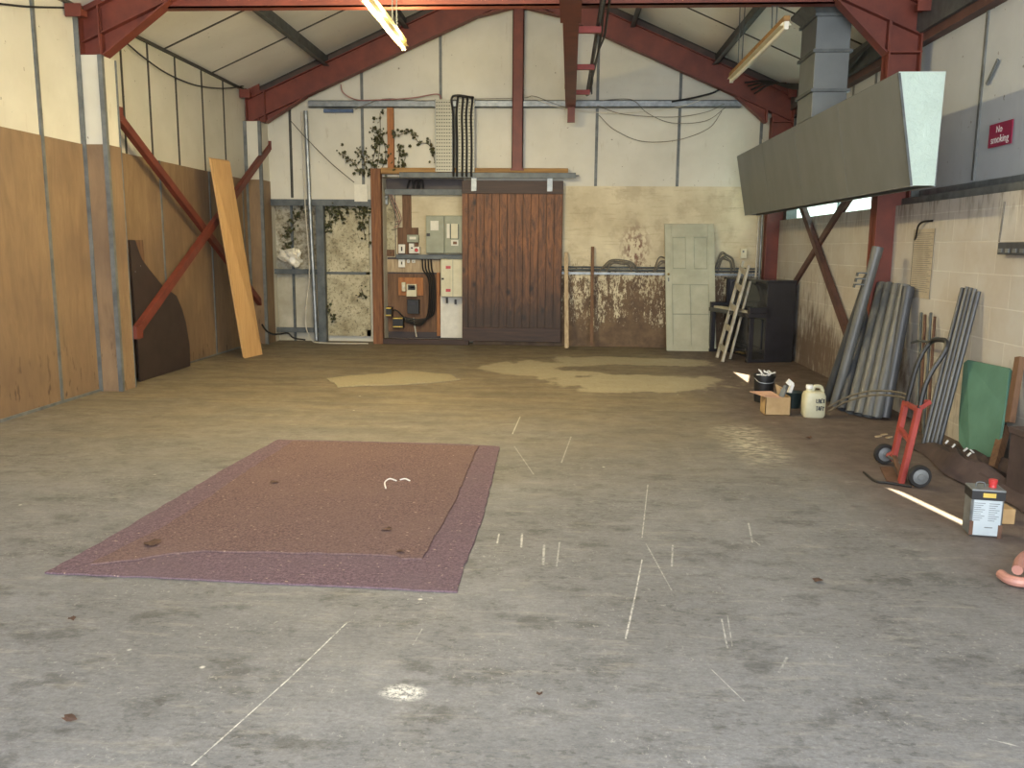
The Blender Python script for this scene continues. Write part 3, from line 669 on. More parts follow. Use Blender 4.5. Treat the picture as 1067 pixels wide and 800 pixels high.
r = root('door_frame', 'weathered orange-brown timber post and sill framing the electrical recess', 'door frame', (f0, YD, 0))
part('post', B().box((f0, YD-.02, 0), (f1, YD+.13, zt0+.06)), 'framewood', r, .004)
part('sill', B().box((f1, YD+.0, 0), (dx0+.1, YD+.12, .085)), 'board_rail', r, .004)
o0 = aY(403, 110, 13.5); o1 = aY(409.5, 110, 13.5)
thing('timber_stud', B().box((o0.x, 13.5, zt0+.075), (o1.x, 13.58, o0.z+.03)), 'orangewood', 'short orange timber stud standing above the recess among the ivy', 'timber post', bevel=.004)

# ------------------------------------------------------------------ electrical recess contents
YE = YB+.30                                   # back of recess
def ebox(x0, y0, x1, y1, yf, dep):
    a = aY(x0, y0, yf); b_ = aY(x1, y1, yf); return B().box((a.x, yf, a.z), (b_.x, yf+dep, b_.z))
thing('timber_board', ebox(419, 203, 429, 268, YE-.03, .03), 'brownwood', 'upright brown timber board fixed in the recess above the sockets', 'board', bevel=.002)
thing('timber_board', ebox(414, 237, 436, 266, YE-.055, .02), 'brownwood', 'small square brown board behind the meter and isolator', 'board', bevel=.002)
thing('timber_board', ebox(398, 270, 459, 284, YE-.03, .03), 'pinewood', 'wide pale timber rail across the recess below the grey channel', 'board', bevel=.002)
thing('timber_board', ebox(398, 285, 456, 346, YE-.02, .02), 'brownwood', 'large dark brown backing board low in the recess', 'board')
thing('timber_board', ebox(415, 289, 441, 308, YE-.05, .025), 'orangewood', 'orange-brown board behind the lower electricity meter', 'board', bevel=.002)
thing('steel_channel', ebox(398, 197, 482, 203, YE-.12, .12), 'galv_dark', 'grey steel channel across the top of the recess', 'steel channel')
thing('steel_channel', ebox(413, 265, 482, 270, YE-.14, .14), 'galv_dark', 'grey steel channel below the grey-green fuse cabinets', 'steel channel')
def cabinet(x0, y0, x1, y1, yf, dep, mat, name, label, cat):
    a = aY(x0, y0, yf); b_ = aY(x1, y1, yf); r = root(name, label, cat, ((a.x+b_.x)/2, yf+dep, b_.z))
    part('enclosure', B().box((a.x, yf+.012, a.z), (b_.x, yf+dep, b_.z)), mat, r, .004)
    part('door', B().box((a.x+.008, yf, a.z-.008), (b_.x-.008, yf+.012, b_.z+.008)), mat, r, .003)
    return r
thing('back_sheet', ebox(397, 186, 483, 353, YE-.006, .004), 'dark_ply', 'dark brown sheet lining the whole back of the recess', 'sheet')
r = cabinet(443.5, 224.5, 463, 264, YE-.26, .25, 'grey_green', 'fuse_cabinet', 'left grey-green fuse cabinet with white paper notice in the recess', 'fuse cabinet')
part('notice', ebox(448.5, 230, 457, 240, YE-.264, .003), 'label', r)
part('lock', ebox(444.5, 243, 448, 246, YE-.27, .012), 'black', r)
r = cabinet(463, 224.5, 482, 264, YE-.26, .25, 'grey_green', 'fuse_cabinet', 'right grey-green fuse cabinet with switch window beside sliding door', 'fuse cabinet')
part('switch_window', ebox(470, 233, 477, 248, YE-.268, .008), 'cream_pl', r)
part('label_strip', ebox(465.5, 233, 468.5, 248, YE-.264, .003), 'label', r)
part('switch', ebox(470, 250, 477.5, 256, YE-.272, .012), 'label', r)
part('switch_toggle', ebox(472, 251.5, 476, 254.5, YE-.28, .01), 'brownwood', r)
part('vent_slot', ebox(469, 233.5, 469.8, 249, YE-.266, .005), 'black', r)
part('vent_slot', ebox(477.3, 233.5, 478.1, 249, YE-.266, .005), 'black', r)
r = cabinet(459, 270, 482, 309.5, YE-.26, .25, 'cream_pl', 'distribution_board', 'cream distribution board with two small red labels in the recess', 'electrical box')
part('warning_label', ebox(464.5, 277, 469.5, 280, YE-.265, .004), 'red_pl', r, label='small red label, the upper one')
part('warning_label', ebox(464.5, 301, 469.5, 304, YE-.265, .004), 'red_pl', r, label='small red label, the lower one')
part('centre_rib', ebox(465, 281, 469, 300.5, YE-.268, .008), 'cream_pl', r, .002)
part('seam', ebox(471.5, 271, 472.2, 309, YE-.264, .004), 'grey_green', r)
part('latch', ebox(460, 289.5, 462.5, 291.5, YE-.27, .01), 'black', r)
part('gland', ebox(464.5, 310, 466.5, 316, YE-.15, .04), 'black', r)
part('gland', ebox(473.5, 312, 475.5, 317, YE-.15, .04), 'black', r)
def smallbox(x0, y0, x1, y1, yf, dep, mat, name, label, cat, extra=(), group=None):
    a = aY(x0, y0, yf); b_ = aY(x1, y1, yf); r = root(name, label, cat, ((a.x+b_.x)/2, yf+dep, b_.z), group)
    part('case', B().box((a.x, yf, a.z), (b_.x, yf+dep, b_.z)), mat, r, .004)
    for nm, e, mt in extra: part(nm, ebox(*e, yf-.012, .013), mt, r, .002)
    return r
smallbox(424, 244.5, 436, 252.5, YE-.12, .07, 'grey_green', 'electricity_meter', 'small grey meter on the square board above the red switch', 'meter', [('display', (426.5, 246.5, 433.5, 249.5), 'label')])
smallbox(415, 254.5, 422, 264, YE-.13, .075, 'white_pl', 'isolator_switch', 'white switch box standing on the grey channel, leftmost one', 'switch', [('toggle', (417.8, 257, 419.2, 261.5), 'black')])
smallbox(426, 253.5, 431.5, 264, YE-.13, .075, 'white_pl', 'isolator_switch', 'white switch box beside the red emergency switch', 'switch', [('toggle', (428, 257.5, 430, 259), 'black')])
r = smallbox(431, 257, 437.5, 264, YE-.13, .075, 'label', 'emergency_switch', 'square switch box with round red knob on the grey channel', 'switch')
c = aY(434, 260.5, YE-.13); part('knob', B().lathe(c, [(.028, 0), (.03, .02), (.022, .03)], 14, (0, -1, 0)), 'red_pl', r, smooth=True)
smallbox(415, 270, 422, 278.5, YE-.08, .05, 'white_pl', 'socket_outlet', 'white socket on the pale rail below the grey channel', 'socket', [('slot', (417.8, 272.5, 419.2, 275.5), 'black')])
smallbox(424, 270.2, 427, 274, YE-.07, .04, 'white_pl', 'junction_box', 'tiny white box right of the socket on the pale rail, left one', 'junction box', [('screw', (425, 271.5, 425.8, 272.5), 'ink')])
smallbox(429, 270.5, 432.5, 274, YE-.07, .04, 'white_pl', 'junction_box', 'tiny white box right of the socket on the pale rail, right one', 'junction box', [('screw', (430.3, 271.7, 431.1, 272.7), 'ink')])
smallbox(403, 260, 411, 267, YE-.04, .035, 'brownwood', 'junction_box', 'brown square box at the left edge of the recess', 'junction box', [('screw', (406.5, 263, 407.5, 264), 'black')])
smallbox(418.5, 294, 422.5, 303.5, YE-.10, .05, 'cream_pl', 'cutout_fuse', 'narrow cream fuse holder on the orange-brown board', 'fuse', [('plug', (419.5, 297, 421.5, 300), 'label')])
r = smallbox(423.5, 296, 434, 309, YE-.13, .075, 'cream_pl', 'electricity_meter', 'cream electricity meter with dark display on the orange-brown board', 'meter', [('display', (425, 297, 432.5, 302), 'black'), ('readout', (427, 298.5, 431.5, 300.5), 'ink')])
smallbox(424, 312, 436.5, 327, YE-.14, .11, 'black', 'service_cutout', 'bulky black cut-out unit below the cream meter', 'electrical box', [('ridge', (426, 314, 434, 318), 'piano')])
for (x0, y0, x1, y1), lab in (((399.5, 320, 408, 330), 'black fuse unit with yellow strips at the lower left of the recess, upper of two'), ((409, 330.5, 420, 342), 'black fuse unit with yellow strips low in the recess, lower of two')):
    smallbox(x0, y0, x1, y1, YE-.18, .15, 'black', 'fuse_unit', lab, 'fuse', [('yellow_strip', (x0+.5, y0+.3, x1-.5, y0+1.8), 'yellow'), ('yellow_strip', (x0+.5, y1-2.3, x1-.5, y1-.9), 'yellow')], 'yellow-striped fuse units')
def cable(pts, rad, mat, label, group=None, name='cable', n=6, sm=6):
    return thing(name, B().tube(curve_pts(pts, sm), rad, n), mat, label, 'cable', group, smooth=True)
for k, (xt, xm) in enumerate(((440, 447), (443, 449), (446, 451), (449, 453))):
    cable([aY(xt, 270, YE-.08), aY(xt+1, 281, YE-.08), aY(xm, 292, YE-.09), aY(xm, 318, YE-.09-.02*k), aY(xm-3, 332-k, YE-.10), aY(437, 339-k*2, YE-.10), aY(423-k, 335-k*1.5, YE-.1)], .013, 'cable', 'thick black cable curving down from the grey channel to the fuse units', 'black supply cables in the recess')
cable([aY(407, 323, YE-.1), aY(414, 324, YE-.1), aY(421, 331, YE-.1), aY(428, 337, YE-.1)], .012, 'cable', 'short black cable sagging between the two fuse units')
cable([aY(431, 331, YE-.08), aY(433, 345, YE-.08), aY(434, 351, YE-.08)], .012, 'cable_white', 'pale cable dropping from the black cut-out to the sill')
for k, (xa, xb) in enumerate(((424, 430), (430, 436), (434, 440))):
    cable([aY(xa, 196, YE-.13), aY((xa+xb)/2, 188+k*.5, YE-.14), aY(xb, 189, YE-.14), aY(xb+1, 196.5, YE-.13)], .014, 'cable', 'black cable looping above the top channel in the recess', 'looped cables above the top channel')
for k in range(4):
    cable([aY(403+k, 199, YE-.1), aY(407+k*1.5, 210, YE-.12), aY(412+k*1.8, 224, YE-.1), aY(415+k, 236-k*2, YE-.12), aY(409+k, 240-k*3, YE-.1)], .006, 'cable_pink' if k % 2 else 'cable_grey', 'loose thin wire hanging from the top left of the recess', 'loose wires in the recess', sm=5)
smallbox(399, 204, 404, 213, YE-.1, .06, 'galv', 'junction_box', 'grey metal box at the top left inside the recess', 'junction box', [('cover', (400, 206, 403, 208), 'galv_dark')])
thing('conduit_pipe', B().tube([aY(398.7, 212, YE-.05), aY(398.7, 264, YE-.05)], .012, 8), 'cable_pink', 'thin pinkish conduit down the left side of the recess', 'conduit', smooth=True)
thing('back_sheet', ebox(397.5, 203, 412, 268, YE-.012, .01), 'mildew', 'mildewed pale sheet at the left of the recess', 'sheet')
thing('back_sheet', ebox(412, 203, 482, 268, YE-.012, .01), 'grime', 'stained cream sheet behind the grey-green cabinets', 'sheet')
thing('back_sheet', ebox(459, 308, 482, 352, YE-.02, .015), 'white_pl', 'plain cream sheet below the cream distribution board', 'sheet')
thing('timber_board', ebox(455, 284, 458.5, 350, YE-.06, .05), 'orangewood', 'narrow upright batten left of the cream distribution board', 'board', bevel=.002)
# perforated cable trays rising above header
def tray(x0, x1, yt, yb, yf, label):
    a = aY(x0, yt, yf); b_ = aY(x1, yb, yf)
    r = root('cable_tray', label, 'cable tray', ((a.x+b_.x)/2, yf, b_.z), 'perforated trays above the sliding door')
    part('tray_base', B().box((a.x, yf, a.z), (b_.x, yf+.004, b_.z)), 'perf', r)
    for xx in (a.x, b_.x-.004): part('side_flange', B().box((xx, yf-.03, a.z), (xx+.004, yf, b_.z)), 'galv', r)
tray(453.5, 471.5, 103.5, 179, YB-.2, 'wide perforated galvanised cable tray rising from the header, left one')
tray(476.5, 494.5, 103.5, 179, YB-.2, 'perforated galvanised cable tray carrying black cables, right one')
for k, xk in enumerate((472.5, 476, 481.5, 486, 491)):
    cable([aY(xk, 184, YB-.25), aY(xk+.3, 150, YB-.235), aY(xk-.3, 120, YB-.235), aY(xk+(1 if k else -2), 103, YB-.24), aY(477+k*2.5, 99.5+k*.5, YB-.22), aY(492+k*.5, 101.5, YB-.2)], .017, 'cable', 'black power cable running up the perforated trays', 'black cables on the trays')

# ------------------------------------------------------------------ framed bay lower left of gable
YS = YB+.19
def gbar(x0, y0, x1, y1, yf, w, d, mat, name, label, cat, group=None):
    return thing(name, B().bar(aY(x0, y0, yf), aY(x1, y1, yf), w, d, (0, 1, 0)), mat, label, cat, group)
thing('cladding_sheet', B().box((LX0, YS-.01, .0), (aY(334, 250, YS).x, YS, LZ1)), 'cladmild', 'plain pale cladding sheet at the left of the framed bay', 'sheet')
r = root('sheeted_door', 'mildewed pale door with cross rails in the corner bay left of the recess', 'door', (aY(360, 350, YS-.02).x, YS, 0))
a = aY(337, 215, YS-.05); b_ = aY(386.5, 350, YS-.05)
part('sheet', B().box((a.x, YS-.05, a.z), (b_.x, YS-.03, b_.z)), 'mildew', r)
z1 = aY(360, 284.5, YS-.07).z
part('middle_rail', B().box((a.x, YS-.07, z1-.02), (b_.x, YS-.05, z1+.02)), 'galv_dark', r)
part('side_stile', B().box((b_.x-.06, YS-.07, a.z), (b_.x, YS-.05, b_.z)), 'mildew', r)
part('bottom_rail', B().box((a.x, YS-.07, b_.z), (b_.x, YS-.05, b_.z+.1)), 'mildew', r)
part('diagonal_brace', B().bar(aY(350, 332, YS-.06), aY(379, 296, YS-.06), .05, .015, (0, 1, 0)), 'mildew', r)
z2 = aY(330, 211, YB-.02).z
thing('cross_rail', B().box((LX0, YB-.03, z2-.05), (f0, YB-.01, z2+.05)), 'galv_dark', 'grey steel rail along the top of the framed corner bay', 'steel rail')
z3 = aY(310, 283, YB).z
thing('cross_rail', B().box((LX0, YB+.05, z3-.04), (aY(333, 280, YB).x, YB+.08, z3+.04)), 'galv_dark', 'short grey steel rail halfway up the framed corner bay', 'steel rail')
z3 = aY(310, 344, YB).z
thing('cross_rail', B().box((LX0, YB+.05, z3-.04), (aY(333, 340, YB).x, YB+.08, z3+.04)), 'galv_dark', 'short grey steel rail near the floor of the corner bay', 'steel rail')
a = aY(331.5, 214, YB); b_ = aY(338, 214, YB)
thing('steel_stanchion', B().box((a.x-.04, YB-.02, 0), (b_.x-.02, YB-.008, z2-.05)).box((a.x, YB, 0), (a.x+.012, YB+.1, z2-.05)).box((b_.x-.03, YB, 0), (b_.x-.018, YB+.1, z2-.05)), 'galv_dark', 'grey steel upright left of the mildewed door', 'steel post')
a = aY(302.5, 215, YS-.03)
thing('steel_stud', B().box((a.x, YS-.05, 0), (a.x+.035, YS-.01, LZ1)), 'galv_dark', 'slim dark steel stud at the left of the corner bay', 'steel post')
a = aY(319.5, 150, YB-.06)
thing('conduit_pipe', B().tube([(a.x, YB-.06, 3.62), (a.x+.02, YB-.06, 2.3), (a.x+.07, YB-.06, .03)], .032, 10), 'galv', 'tall grey downpipe in front of the corner bay', 'pipe', smooth=True)
cable([(a.x-.05, YB-.1, 3.6), (a.x-.04, YB-.1, 2.2), (a.x, YB-.1, 1.2), (a.x-.07, YB-.1, .6), (a.x-.08, YB-.11, .25), (a.x+.02, YB-.15, .05), (a.x+.15, YB-.2, .012), (a.x+.5, YB-.25, .012), (a.x+.95, YB-.2, .012)], .01, 'cable_white', 'pale cable running down the downpipe and along the floor')
# crumpled plastic
b = B(); c0 = aY(304, 268, YB-.1); rnd = random.Random(3)
ico = bmesh.ops.create_icosphere(b.bm, subdivisions=3, radius=.15)
for v in b.bm.verts:
    k = 1+.28*math.sin(v.co.x*31+v.co.z*17)*math.cos(v.co.z*27+v.co.y*9)+rnd.uniform(-.14, .14)
    v.co = V((v.co.x*k*1.15+v.co.z*-.35, v.co.y*k*.4, v.co.z*k*.95))+c0
thing('plastic_bundle', b, 'foil', 'crumpled white plastic sheet bundled on the rail in the corner bay', 'plastic sheet')

# ------------------------------------------------------------------ ivy
def ivy(stems, nleaf, spread, yf, label, seed):
    rn = random.Random(seed); r = root('ivy', label, 'ivy plant', aY(stems[0][0][0], stems[0][0][1], yf))
    sb_, lb = B(), B(); allp = []
    for st in stems:
        pp = curve_pts([aY(x, y, yf-rn.uniform(.0, .05)) for x, y in st], 6); sb_.tube(pp, .005, 5); allp += pp
    for i in range(nleaf):
        c = rn.choice(allp)+V((rn.gauss(0, spread), -abs(rn.gauss(0, .04)), rn.gauss(0, spread)))
        s_ = rn.uniform(.014, .036); M3 = Matrix.Rotation(rn.uniform(0, 6.28), 3, 'Y') @ Matrix.Rotation(rn.uniform(-.8, .8), 3, 'X') @ Matrix.Rotation(rn.uniform(-.7, .7), 3, 'Z')
        sh = [(0, 0, -1), (.75, -.1, -.6), (.55, 0, 0), (.95, -.15, .35), (.3, .05, .45), (0, 0, 1.1), (-.3, .05, .45), (-.95, -.15, .35), (-.55, 0, 0), (-.75, -.1, -.6)]
        mid = lb.bm.verts.new(c+M3 @ V((0, .12, 0))*s_); vs = [lb.bm.verts.new(c+M3 @ V(k)*s_) for k in sh]
        for k in range(10): lb.bm.faces.new((mid, vs[k], vs[(k+1) % 10]))
    part('stems', sb_, 'stem', r); part('foliage', lb, 'leaf', r)
ivy([[(386, 178), (390, 160), (394, 140), (388, 132)], [(392, 178), (396, 150), (396, 118)], [(380, 185), (370, 172), (362, 164), (354, 160)], [(398, 176), (402, 160), (398, 140)], [(384, 180), (378, 165), (374, 155)]], 190, .06, YB-.05, 'leafy ivy growing up left of the orange stud', 5)
ivy([[(409, 142), (418, 140), (428, 137), (436, 148), (446, 150), (452, 160)], [(414, 178), (416, 160), (414, 152)], [(418, 175), (422, 165), (421, 158)], [(448, 145), (453, 168)]], 100, .03, YB-.05, 'ivy trailing to the right of the orange stud towards the cable tray', 6)
ivy([[(340, 214), (350, 216), (362, 215), (376, 217), (385, 218)], [(342, 218), (344, 230), (341, 242)], [(380, 216), (378, 232), (381, 250)], [(352, 216), (356, 228)]], 210, .05, YS-.07, 'dense dark ivy hanging along the top of the mildewed door', 8)
ivy([[(341, 318), (344, 326), (348, 332)], [(376, 300), (380, 310)]], 40, .04, YS-.08, 'small ivy sprigs low on the mildewed door', 9)
ivy([[(297, 245), (304, 236), (311, 226), (316, 216)], [(298, 258), (306, 250)]], 60, .045, YS-.05, 'ivy climbing at the left of the corner bay above the plastic', 10)
thing('pale_patch_board', ebox(369, 192, 383, 210, YB-.04, .03), 'label', 'small pale square board on the gable beside the frame top', 'board')

# ------------------------------------------------------------------ wires on gable
ins = YB-.17
cable([aY(355, 88, ins), aY(358, 97, ins), aY(372, 104, ins), (aY(396, 104, ins)), aY(430, 102, ins), aY(455, 98, ins), aY(460, 103, ins)], .01, 'cable_pink', 'reddish cable draped along the gable rail left of the trays')
cable([aY(370, 114, ins), aY(400, 103, ins), aY(440, 105, ins), aY(500, 103, ins), aY(545, 102, ins), aY(556, 100, ins), aY(575, 107, ins), aY(590, 112, ins)], .0055, 'cable_grey', 'grey cable lying along the gable rail behind the red post')
cable([aY(546, 99, ins), aY(560, 104, ins), aY(585, 112, ins), aY(640, 118, ins), aY(705, 112, ins), aY(745, 98, ins)], .0055, 'cable_white', 'pale wire sagging below the gable rail')
cable([aY(625, 105, ins), aY(650, 103, ins), aY(662, 106, ins), aY(675, 118, ins), aY(700, 128, ins), aY(735, 126, ins), aY(756, 112, ins)], .0055, 'cable_grey', 'grey wire looping below the rail near the right joint')
cable([aY(624, 120, ins), aY(640, 135, ins), aY(668, 147, ins), aY(705, 146, ins), aY(738, 134, ins), aY(752, 116, ins)], .0055, 'cable_grey', 'lowest thin wire sagging across the right gable panels')
cable([aY(622, 110, ins), aY(650, 119, ins), aY(700, 122, ins), aY(735, 117, ins), aY(755, 108, ins)], .0055, 'cable_grey', 'shallow thin wire just under the gable rail at right')
cable([aY(700, 106, ins), aY(722, 102, ins), aY(742, 97, ins), aY(752, 92, ins)], .016, 'cable', 'thick black cable rising to the right knee of the back frame')
cable([aY(303, 126, ins), aY(320, 145, ins), aY(345, 170, ins), aY(369, 190, ins)], .006, 'cable', 'thin dark wire running diagonally down to the pale square board')
cable([aX(0, 4, XL+.06), aX(30, 7, XL+.06), aX(66, 8, XL+.06)], .01, 'cable', 'black cable along the upper left wall before the near knee')
cable([aX(131, 44, XL+.05), aX(150, 60, XL+.05), aX(175, 77, XL+.05), aX(205, 89, XL+.05), aX(235, 92, XL+.05), aX(262, 88, XL+.05)], .009, 'cable', 'thin black cable sagging across the yellowish left wall panels')
for k in range(4):
    cable([V((2.62+.05*k, 13.1, 3.95-.05*k)), V((2.9, 12.9-.1*k, 3.93-.03*k)), V((3.2, 12.3, 3.72+.02*k)), V((3.3, 11.0, 3.70-.03*k)), V((3.3, 9.9, 3.76)), V((3.32, 9.2, 3.66+.03*k))], .014, 'cable', 'dark cable running along the right eaves behind the duct', 'cables along the right eaves')
thing('blue_tube', B().tube([aY(337.5, 115.5, YB-.08), aY(368, 115.5, YB-.08)], .03, 10), 'blue', 'short blue-grey tube fixed below the gable rail at left', 'tube', smooth=True)
for k, px in enumerate((788, 791.5, 795, 799)):
    a = aY(px+2, 240, YB-.08)
    thing('conduit_pipe', B().tube([(a.x, YB-.08-.01*(k % 2), 2.45 if k else 3.2), (a.x, YB-.08-.01*(k % 2), 0)], .016, 8), 'galv' if k % 2 else 'cable_white', ['grey conduit in the right back corner, first from the cream wall', 'silver conduit in the right back corner, second from the cream wall', 'pale conduit in the right back corner, third from the cream wall', 'silver conduit against the red corner column'][k], 'conduit', smooth=True)

# trunking along back wall
zt1 = aY(650, 283, 13.5).z
r = root('cable_trunking', 'grey pipes and trunking running along the stained back wall', 'trunking', (1.5, 13.53, zt1))
part('trunk', B().box((.0, 13.53, zt1-.05), (3.05, 13.57, zt1-.015)), 'galv', r)
part('pipe', B().tube([(.0, 13.53, zt1+.02), (3.05, 13.53, zt1+.02)], .018, 8), 'galv_dark', r, smooth=True)
part('pipe', B().tube([(.0, 13.54, zt1+.065), (3.05, 13.54, zt1+.065)], .014, 8), 'galv_dark', r, smooth=True)
rn = random.Random(11)
def tangle(cx, cz, w, h, n, label):
    b = B()
    for i in range(n):
        k = rn.uniform(.6, 1); b.tube(curve_pts([(cx-w*k, 13.5, cz-.01*i), (cx-w*.5*k, 13.47-rn.uniform(0, .03), cz+h*k*rn.uniform(.6, 1)), (cx+w*.1, 13.47, cz+h*k*rn.uniform(.7, 1.1)), (cx+w*.7*k, 13.47, cz+h*.6*k), (cx+w*k, 13.5, cz-.01*i)], 6), .011, 6)
    thing('cable_tangle', b, 'cable_grey', label, 'cables', 'tangled cables above the trunking', smooth=True)
a = aY(645, 283, 13.5); tangle(a.x, a.z+.06, .3, .13, 6, 'tangle of grey cables on the trunking left of the leaning door')
a = aY(690, 283, 13.5); tangle(a.x, a.z+.02, .14, .2, 4, 'loop of dark cables on the trunking just beside the leaning door')
a = aY(755, 283, 13.5); tangle(a.x, a.z+.06, .16, .24, 6, 'upright tangle of cables between leaning door and piano')
smallbox(772, 259, 778, 269, 13.5, .06, 'cream_pl', 'socket_outlet', 'cream socket on the back wall above the piano', 'socket', [('switch', (774, 261, 775.5, 263), 'ink')])

# ------------------------------------------------------------------ leaning sticks and door
thing('timber_batten', B().bar(aY(590.5, 363.5, 13.1)+V((0, 0, .012)), aY(590, 263, 13.5), .06, .03, (0, 1, 0)), 'pinewood', 'pale timber batten leaning on the back wall beside the sliding door', 'timber batten', 'battens leaning on the back wall')
thing('timber_batten', B().bar(aY(616.3, 361, 13.3)+V((0, 0, .02)), aY(617.5, 257, 13.5), .05, .035, (0, 1, 0)), 'brownwood', 'brown timber batten leaning on the back wall, nearer the leaning door', 'timber batten', 'battens leaning on the back wall')
# panelled door
A0 = aZ(694.5, 365.3); A1 = aZ(746.5, 366.3); A0.y = A1.y = (A0.y+A1.y)/2
T0 = aY(692.5, 233, 13.46); T1 = aY(745.5, 232, 13.46)
ux = (A1-A0).normalized(); uz = (T0-A0).normalized(); un_ = ux.cross(uz).normalized()   # points away from camera (+Y)
W_, H_ = (A1-A0).length, (T0-A0).length
if un_.y < 0: un_ = -un_
r = root('panelled_door', 'pale sage painted panelled door leaning on the stained back wall', 'door', A0+ux*W_/2)
def dpt(u, v, w): return A0+ux*(u*W_)+uz*(v*H_)+un_*w
def dbox(u0, v0, u1, v1, w0, w1): return B().hexa([dpt(u0, v0, w0), dpt(u1, v0, w0), dpt(u1, v1, w0), dpt(u0, v1, w0)], [dpt(u0, v0, w1), dpt(u1, v0, w1), dpt(u1, v1, w1), dpt(u0, v1, w1)])
part('slab', dbox(.02, .01, .98, .99, .012, .03), 'doorpaint', r)
for u0, u1 in ((0, .13), (.87, 1)): part('stile', dbox(u0, 0, u1, 1, 0, .04), 'doorpaint', r, .003)
for v0, v1 in ((0, .045), (.285, .295), (.525, .64), (.90, 1)): part('rail', dbox(.13, v0, .87, v1, 0.001, .04), 'doorpaint', r, .003)
for v0, v1 in ((.045, .285), (.295, .525)): part('muntin', dbox(.485, v0, .515, v1, .001, .04), 'doorpaint', r, .002)
part('muntin', dbox(.42, .64, .58, .90, .001, .04), 'doorpaint', r, .003)
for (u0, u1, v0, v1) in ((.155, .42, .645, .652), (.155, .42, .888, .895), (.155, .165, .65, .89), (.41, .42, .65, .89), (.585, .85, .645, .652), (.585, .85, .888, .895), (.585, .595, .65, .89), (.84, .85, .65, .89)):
    part('groove_shade', dbox(u0, v0, u1, v1, .003, .012), 'grey_green', r, label='darker line painting the panel groove shadow')  # dark bars paint the shadow in the upper panel grooves
for u0 in (.13, .58):
    b = B()
    for (a_, c_, e_, g_) in ((u0, .64, u0+.29, .65), (u0, .89, u0+.29, .90), (u0, .65, u0+.03, .89), (u0+.26, .65, u0+.29, .89)):
        b.hexa([dpt(a_, c_, .006), dpt(e_, c_, .006), dpt(e_, g_, .006), dpt(a_, g_, .006)], [dpt(a_, c_, .02), dpt(e_, c_, .02), dpt(e_, g_, .02), dpt(a_, g_, .02)])
    part('moulding', b, 'doorpaint', r)
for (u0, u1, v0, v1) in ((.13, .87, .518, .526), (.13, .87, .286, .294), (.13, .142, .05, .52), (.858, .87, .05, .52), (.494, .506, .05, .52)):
    part('groove_shade', dbox(u0, v0, u1, v1, -.001, .006), 'grey_green', r, label='darker line painting the lower panel groove shadow')  # groove shadow round the lower panels, also painted as dark bars
part('keyhole_plate', dbox(.05, .545, .075, .575, -.004, .001), 'ink', r)
part('door_knob', B().lathe(dpt(.06, .6, 0), [(.012, 0), (.012, .02), (.02, .03), (.014, .04)], 10, -un_), 'brass', r, smooth=True)

# ------------------------------------------------------------------ piano
A = V((2.83, 11.9, 0)); th = math.radians(13.5)
al = V((-math.sin(th), math.cos(th), 0)); bk_ = V((math.cos(th), math.sin(th), 0))          # along front (away), towards back
L_, D_, PH = 1.36, .42, aY(803, 292, 11.9).z
r = root('upright_piano', 'black upright piano with open keyboard standing in the right back corner', 'piano', A+al*L_/2+bk_*D_/2)
def pb(u0, u1, w0, w1, z0, z1):      # u along, w depth (neg = towards player)
    q_ = [A+al*u+bk_*w for u, w in ((u0, w0), (u1, w0), (u1, w1), (u0, w1))]
    return B().hexa([k+V((0, 0, z0)) for k in q_], [k+V((0, 0, z1)) for k in q_])
part('side_panel', pb(0, .05, 0, D_, .03, PH-.03), 'piano', r, .004); part('side_panel', pb(L_-.05, L_, 0, D_, .03, PH-.03), 'piano', r, .004)
part('lid', pb(-.02, L_+.02, -.03, D_, PH-.03, PH), 'piano', r, .006)
part('back_frame', pb(.05, L_-.05, D_-.05, D_-.005, .03, PH-.03), 'piano', r)
part('lower_panel', pb(.05, L_-.05, .05, .08, .1, .66), 'piano', r)
b = pb(.2, L_-.2, .035, .05, .16, .18); 
for (u0, u1, z0, z1) in ((.2, L_-.2, .56, .58), (.2, .22, .16, .58), (L_-.22, L_-.2, .16, .58)):
    q_ = [A+al*u+bk_*w for u, w in ((u0, .035), (u1, .035), (u1, .05), (u0, .05))]; b.hexa([k+V((0, 0, z0)) for k in q_], [k+V((0, 0, z1)) for k in q_])
part('panel_moulding', b, 'piano', r)
part('upper_panel', pb(.05, L_-.05, .06, .085, .76, PH-.03), 'piano', r)
b = B()
for (u0, u1, z0, z1) in ((.12, L_-.12, .80, .82), (.12, L_-.12, PH-.09, PH-.07), (.12, .14, .80, PH-.07), (L_-.14, L_-.12, .80, PH-.07)):
    q_ = [A+al*u+bk_*w for u, w in ((u0, .045), (u1, .045), (u1, .06), (u0, .06))]; b.hexa([k+V((0, 0, z0)) for k in q_], [k+V((0, 0, z1)) for k in q_])
part('panel_moulding', b, 'piano', r)
part('key_bed', pb(.0, L_, -.26, .08, .62, .68), 'piano', r, .005)
part('keyboard', pb(.09, L_-.09, -.22, .05, .68, .705), 'ivory', r)
b = B()
for i in range(36):
    if i % 7 in (2, 6): continue
    u = .12+i*(L_-.24)/36
    q_ = [A+al*uu+bk_*w for uu, w in ((u, -.12), (u+.012, -.12), (u+.012, .05), (u, .05))]; b.hexa([k+V((0, 0, .705)) for k in q_], [k+V((0, 0, .718)) for k in q_])
kk = part('black_keys', b, 'black', r)
part('key_cheek', pb(0, .07, -.25, .06, .68, .76), 'piano', r, .006); part('key_cheek', pb(L_-.07, L_, -.25, .06, .68, .76), 'piano', r, .006)
part('fallboard', pb(.07, L_-.07, .03, .06, .70, .80), 'piano', r)
for u0 in (.0, L_-.07): part('leg', pb(u0, u0+.07, -.24, -.17, .03, .62), 'piano', r, .008)
for u0 in (.0, L_-.07): part('toe', pb(u0, u0+.07, -.25, D_, 0, .045), 'piano', r, .005)
